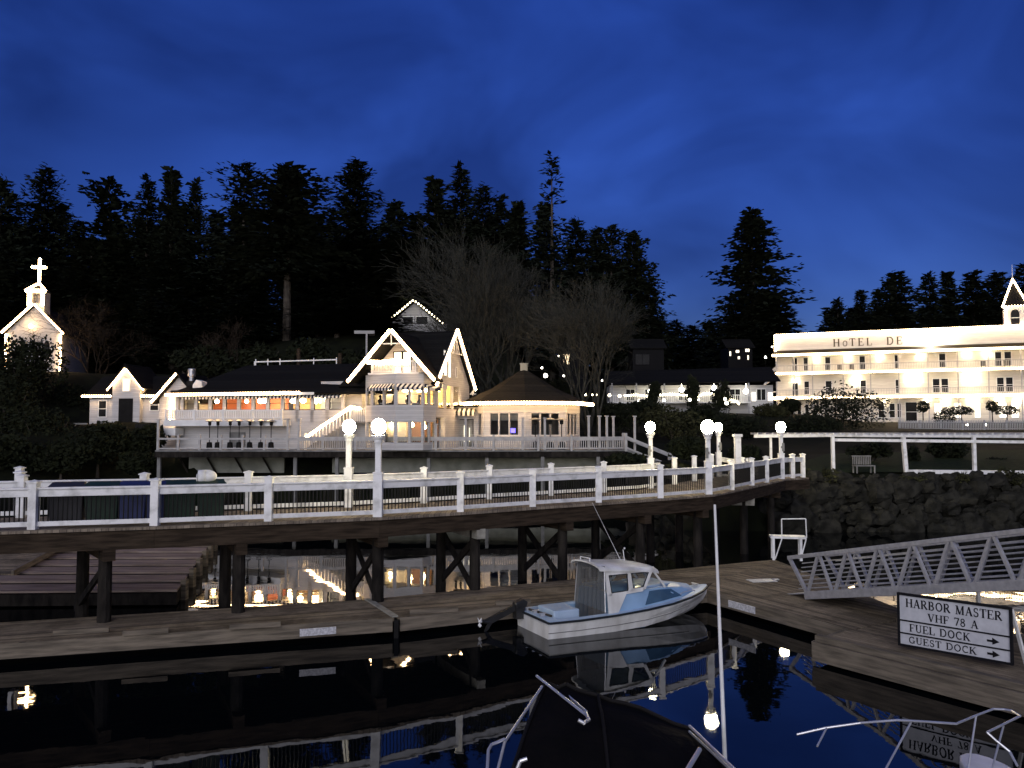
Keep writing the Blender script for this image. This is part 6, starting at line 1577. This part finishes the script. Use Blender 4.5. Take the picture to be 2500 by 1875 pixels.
# foredeck
b = MB(); xs_ = [3.0,3.5,4.0,4.5,5.0,5.4,5.7,5.775]
for j in range(len(xs_)-1):
    (h0,z0),(h1,z1) = half(xs_[j]), half(xs_[j+1])
    c0, c1 = z0+0.10*(1-j/8), z1+0.10*(1-(j+1)/8)
    for sgn in (1,-1):
        b.add([(xs_[j],sgn*h0,z0),(xs_[j+1],sgn*h1,z1),(xs_[j+1],sgn*h1*0.5,(z1+c1)/2+0.02),(xs_[j],sgn*h0*0.5,(z0+c0)/2+0.02),(xs_[j+1],0,c1),(xs_[j],0,c0)], [(0,1,2,3),(3,2,4,5)])
b.build('foredeck', M['deckblue'], bt)
# cuddy cabin: lofted trapezoid cross-sections
def cuddy(secs):
    b = MB(); rows = []
    for x, wb, zb, wt, zt in secs: rows.append([(x,wb,zb),(x,wt,zt),(x,wt*0.5,zt+0.05),(x,0,zt+0.07),(x,-wt*0.5,zt+0.05),(x,-wt,zt),(x,-wb,zb)])
    n = 7; b.add([q for r_ in rows for q in r_], [(j*n+i, j*n+i+1, (j+1)*n+i+1, (j+1)*n+i) for j in range(len(rows)-1) for i in range(n-1)]+[tuple(range(n)), tuple((len(rows)-1)*n+i for i in range(n))])
    return b
CUD = [(1.9,0.86,0.45,0.80,0.92),(2.9,0.86,0.50,0.76,0.98),(3.6,0.80,0.56,0.68,0.98),(4.5,0.62,0.63,0.46,0.90),(5.05,0.36,0.69,0.2,0.80)]
cuddy(CUD).build('cuddy', M['blue'], bt)
def cud_pt(x, t, sgn):
    for j in range(len(CUD)-1):
        a, c = CUD[j], CUD[j+1]
        if a[0] <= x <= c[0]:
            k = (x-a[0])/(c[0]-a[0]); wb, zb, wt, zt = [a[i]+(c[i]-a[i])*k for i in (1,2,3,4)]
            return V(x, sgn*(wb+(wt-wb)*t), zb+(zt-zb)*t)
for sgn in (-1,1):
    b = MB(); off = V(0,sgn*0.02,0.006)
    cols = [(3.02,0.16,0.17),(3.22,0.16,0.88),(3.6,0.17,0.88),(4.05,0.19,0.87),(4.4,0.2,0.22)]
    for j in range(4):
        a, c = cols[j], cols[j+1]
        b.extr([cud_pt(a[0],a[1],sgn)+off, cud_pt(c[0],c[1],sgn)+off, cud_pt(c[0],c[2],sgn)+off, cud_pt(a[0],a[2],sgn)+off], (0,-sgn*0.015,0))
    b.build('cabin_window', M['teal'], bt)
# pilothouse (white sides, framed openings)
def side_panel(sgn):
    b = MB(); y0, y1 = sgn*0.86, sgn*0.70     # leans in towards the roof
    def q(x, z): return (x, y0+(y1-y0)*(z-0.5)/1.0, z)
    outer = [(1.82,0.46),(2.22,0.48),(2.62,0.97),(3.02,1.0),(3.38,1.52),(1.82,1.52)]
    # bars around two windows
    def bar(a, c, w): b.beam(q(*a), q(*c), 0.05, w, up=(0,0,1) if abs(a[0]-c[0]) > abs(a[1]-c[1]) else (1,0,0))
    def pol(pts): b.extr([q(*p) for p in pts], (0,sgn*0.035,0))
    pol([(1.82,0.46),(2.12,0.48),(2.42,0.93),(1.82,0.93)]); pol([(1.82,0.93),(1.98,0.93),(1.92,1.46),(1.82,1.46)]); pol([(1.82,1.46),(3.32,1.46),(3.40,1.58),(1.82,1.66)])
    pol([(2.42,0.93),(2.52,1.06),(2.50,1.46),(2.62,1.46),(2.66,1.06),(2.72,1.0),(2.46,0.98)]); pol([(1.82,0.93),(2.42,0.93),(2.50,1.02),(1.96,1.0)])
    pol([(2.42,0.93),(2.95,0.96),(3.1,1.08),(2.62,1.06)]); pol([(2.95,0.98),(3.06,1.02),(3.36,1.5),(3.22,1.5)])
    o = b.build('pilothouse_side', M['hull'], bt)
    for w_ in ([(1.96,1.0),(2.47,1.02),(2.50,1.45),(1.92,1.45)],[(2.66,1.07),(2.98,1.08),(3.20,1.45),(2.64,1.45)]):
        g_ = MB(); g_.quad(*[V(*q(*p))+V(0,sgn*0.015,0) for p in w_]); g_.build('side_window', M['glass'], o)
        f_ = MB(); 
        for i in range(4): f_.beam(V(*q(*w_[i]))+V(0,sgn*0.035,0), V(*q(*w_[(i+1)%4]))+V(0,sgn*0.035,0), 0.02, 0.02)
        f_.build('window_gasket', M['strake'], o)
side_panel(1); side_panel(-1)
b = MB()
for y in (-0.68,-0.02,0.64): b.beam((3.38,y*0.95,1.5),(3.78,y,1.0),0.05,0.05)
b.beam((3.38,-0.66,1.5),(3.38,0.66,1.5),0.05,0.06); b.build('windscreen_frame', M['hull'], bt)
b = MB(); b.quad((3.38,-0.66,1.5),(3.38,0.66,1.5),(3.78,0.66,1.0),(3.78,-0.66,1.0)); b.build('windscreen', M['glass'], bt)
b = MB(); b.extr([(3.2,-0.6,0.99),(3.2,0.6,0.99),(4.15,0.42,0.98),(4.15,-0.42,0.98)], (0,0,0.06)); b.build('cabin_hatch', M['deckblue'], bt, bevel=0.02)
# cambered hardtop
b = MB(); rows = []
for x, z, hw_ in ((1.62,1.76,0.76),(1.9,1.74,0.80),(2.3,1.71,0.81),(2.8,1.67,0.80),(3.3,1.61,0.75),(3.62,1.53,0.64)):
    top = [(x, hw_*math.sin(t), z+0.13*math.cos(t)-0.13) for t in [R(a) for a in (-90,-65,-40,-15,15,40,65,90)]]
    rows.append(top+[(p[0],p[1],p[2]-0.045) for p in top[::-1]])
n = 16; b.add([q for r_ in rows for q in r_], [(j*n+i, j*n+(i+1)%n, (j+1)*n+(i+1)%n, (j+1)*n+i) for j in range(len(rows)-1) for i in range(n)]+[tuple(range(n)), tuple((len(rows)-1)*n+i for i in range(n))])
b.build('hardtop', M['hull'], bt, smooth=False)
b = MB(); b.path([(1.75,0.45,1.68),(1.75,0.45,1.80),(1.75,-0.05,1.82),(1.75,-0.05,1.73)], 0.015, 6); b.build('roof_grab_rail', M['rail_white'], bt)
b = MB()
for y in (-0.70,0.70): b.tube((1.80,y,1.6),(1.76,y*1.15,0.5),0.015)
b.build('curtain_frame', M['steel'], bt)
b = MB(); N = 14
for i in range(N):
    y0, y1 = -0.72+1.44*i/N, -0.72+1.44*(i+1)/N; wv = 0.02*(-1)**i
    b.quad((1.79+wv,y0,1.70),(1.79-wv,y1,1.70),(1.72-wv,y1*1.1,0.05),(1.72+wv,y0*1.1,0.05))
b.build('curtain', M['vinyl'], bt)
for y in (-0.45,0.4):
    b = MB(); b.box(2.0,2.4,y-0.2,y+0.2,0.45,0.52); b.box(1.95,2.02,y-0.2,y+0.2,0.52,1.0); b.tube((2.2,y,0.03),(2.2,y,0.45),0.04); b.build('helm_seat', M['hull'], bt)
b = MB(); b.tube((2.95,0.25,1.64),(2.05,0.3,3.3),0.009,0.004,6); b.build('whip_antenna', M['rail_white'], bt)
b = MB(); b.tube((3.05,0.2,1.60),(3.0,0.2,1.95),0.012); b.ball((3.05,0.2,1.98),0.03,8,6); b.build('mast_light', M['rail_white'], bt)
b = MB(); b.box(5.3,5.42,-0.06,0.06,0.79,0.83); b.box(5.33,5.39,-0.14,0.14,0.83,0.85); b.build('bow_cleat', M['steel'], bt)
b = MB(); b.path([(4.3,-0.62,0.69),(4.45,-0.6,0.76),(4.9,-0.5,0.78),(5.0,-0.46,0.74)], 0.012, 6); b.build('bow_handrail', M['steel'], bt)
# registration marks are too small to read: dark smudge strip on the hull side
# tilted outboard on the transom
om = thing('outboard_motor', 'dark outboard motor tilted up on the stern of the cabin boat', 'outboard motor', BO+fw*-0.1+prt*0.62+V(0,0,0.35), ang)
b = MB(); b.box(-0.12,0.14,-0.12,0.12,-0.1,0.22); b.build('clamp_bracket', M['gear'], om)
b = MB(); b.extr([(-0.10,-0.12,0.12),(0.20,-0.12,0.20),(0.24,-0.12,0.34),(0.12,-0.12,0.42),(-0.16,-0.12,0.32)], (0,0.24,0)); b.build('cowling', M['gear'], om, bevel=0.04)
b = MB(); b.beam((-0.1,0,0.2),(-0.95,0,-0.12),0.09,0.16); b.extr([(-0.75,-0.02,-0.1),(-0.95,-0.02,-0.2),(-1.05,-0.02,-0.42),(-0.9,-0.02,-0.3)], (0,0.04,0)); b.tube((-0.85,0,-0.12),(-1.08,0,-0.08),0.06,0.05,10); b.build('lower_leg', M['gear'], om)
b = MB(); hub = V(-1.1,0,-0.08)
b.tube(hub, hub+V(-0.08,0,0.01), 0.04, 0.03, 10)
for k in range(3):
    a = k*2.094+0.4; d_ = V(0,math.cos(a),math.sin(a)); s_ = V(0,-math.sin(a),math.cos(a))
    b.extr([hub+V(-0.05,0,0)+d_*0.03-s_*0.02, hub+V(-0.02,0,0)+d_*0.1-s_*0.06, hub+V(-0.04,0,0)+d_*0.15, hub+V(-0.07,0,0)+d_*0.1+s_*0.06, hub+V(-0.05,0,0)+d_*0.03+s_*0.02], (-0.012,0,0))
b.build('propeller', M['rail_white'], om)
# ------------------------------------------------------------------ foreground boats, mostly below the frame
wp0, wp1 = P(1745,1232,6.0), P(1774,1960,6.0)
wa = thing('whip_antenna', 'tall white whip antenna rising from the dark foreground boat', 'antenna', wp1)
b = MB(); b.tube(wp1, wp0, 0.017, 0.009, 10); b.build('rod', M['rail_white'], wa, world=True)
b = MB(); b.tube(wp1+V(0,0,-0.25), wp1+V(0,0,0.02), 0.03, 0.025, 10); b.build('mount', M['steel'], wa, world=True)
cb = thing('canvas_boat', 'dark foreground boat with black canvas cover and steel frame tubes', 'boat', (0.9,5.5,0))
D = 5.6
cv = []
edge0 = [P(1235,1960,5.0), P(1265,1812,5.4), P(1330,1675,6.2)]
edge1 = [P(1500,2050,4.9), P(1480,1790,5.5), P(1460,1700,6.15)]
edge2 = [P(1850,2080,4.8), P(1800,1880,5.4), P(1690,1785,6.1)]
E = [edge0, edge1, edge2]
b = MB(); NU, NV = 12, 8; vs = []
def bez(p, t): return p[0]*(1-t)**2+p[1]*2*t*(1-t)+p[2]*t*t
for i in range(NU+1):
    for j in range(NV+1):
        col = [bez(e, j/NV) for e in E]
        q = col[0]*(1-i/NU)*(1-2*i/NU)+col[1]*4*(i/NU)*(1-i/NU)+col[2]*(i/NU)*(2*i/NU-1)
        q = q+V(0,0,0.03*noise.noise(Vector((i*0.8,j*0.8,2))))
        vs.append(q)
w1 = NV+1
b.add(vs+[v-V(0,0,0.03) for v in vs], [(i*w1+j,(i+1)*w1+j,(i+1)*w1+j+1,i*w1+j+1) for i in range(NU) for j in range(NV)]+[((NU+1)*w1+i*w1+j,(NU+1)*w1+i*w1+j+1,(NU+1)*w1+(i+1)*w1+j+1,(NU+1)*w1+(i+1)*w1+j) for i in range(NU) for j in range(NV)])
b.build('canvas_cover', M['canvas'], cb, world=True, smooth=True)
for e in (0, NU//2, NU):
    b = MB(); b.path([vs[e*w1+j]+V(0,0,0.012) for j in range(NV+1)], 0.012, 6); b.build('canvas_seam', M['seam'], cb, world=True)
b = MB(); b.path([vs[i*w1+NV]+V(0,0,0.01) for i in range(NU+1)], 0.014, 6); b.build('canvas_hem', M['seam'], cb, world=True)
b = MB(); b.prism([(-0.6,3.2),(2.6,2.6),(2.5,5.2),(1.8,7.0),(0.9,7.3),(0.1,6.2)], -0.3, 1.55); b.build('hull', M['waterline'], cb, world=True)
def ft(pts, r=0.010): 
    b = MB(); b.path(pts, r, 8); return b.build('frame_tube', M['steel'], cb, world=True)
ft([P(1195,1960,5.2), P(1232,1812,5.5), P(1323,1676,6.1)]); ft([P(1188,1900,5.2), P(1192,1832,5.4), P(1200,1818,5.45), P(1232,1804,5.5)]); ft([P(1310,1650,6.3), P(1430,1745,5.7)]); ft([P(1360,1675,6.25), P(1432,1738,5.75)], 0.009)
ft([P(1683,1772,6.0), P(1800,1885,5.2)]); ft([P(1683,1786,6.0), P(1790,1885,5.25)], 0.009); ft([P(1708,1830,5.5), P(1672,1890,5.2)], 0.016); ft([P(1430,1742,5.7), P(1438,1757,5.6), P(1425,1765,5.5), P(1412,1758,5.5)], 0.012); ft([P(1262,1880,5.0), P(1270,1858,5.0), P(1287,1852,5.0)], 0.012)
rb = thing('railed_boat', 'foreground boat at the lower right with a polished steel bow rail', 'boat', (4.5,6.5,0))
def rt(pts, r=0.0105, name='bow_rail'):
    b = MB(); b.path(pts, r, 8); return b.build(name, M['steel'], rb, world=True)
rt([P(1945,1793,7.4), P(2015,1777,7.4), P(2100,1765,7.4), P(2190,1758,7.45), P(2262,1762,7.5), P(2335,1767,7.6), P(2380,1748,7.9), P(2425,1731,8.1), P(2452,1732,8.1), P(2470,1735,8.05), P(2491,1748,7.9), P(2410,1788,7.5), P(2432,1808,7.45), P(2465,1835,7.4), P(2484,1870,7.3)])
for a, c in (((2018,1777,7.4),(1995,1822,7.2)),((2226,1760,7.5),(2150,1900,7.1)),((2383,1748,7.9),(2360,1900,7.6)),((2450,1772,7.75),(2416,1900,7.4))): rt([P(*a), P(*c)], 0.009, 'stanchion')
b = MB(); c = P(2430,1890,7.6); rows = [(c.x+math.cos(R(a))*0.22, c.y+math.sin(R(a))*0.45) for a in range(0,360,24)]; b.prism(rows, c.z-0.25, c.z+0.02); b.build('bow_platform', M['hull'], rb, world=True, bevel=0.02)
b = MB(); b.prism([(2.2,3.0),(5.2,3.4),(5.0,6.4),(4.55,7.9),(4.2,7.9),(3.2,6.3)], -0.3, 1.6); b.build('hull', M['waterline'], rb, world=True)
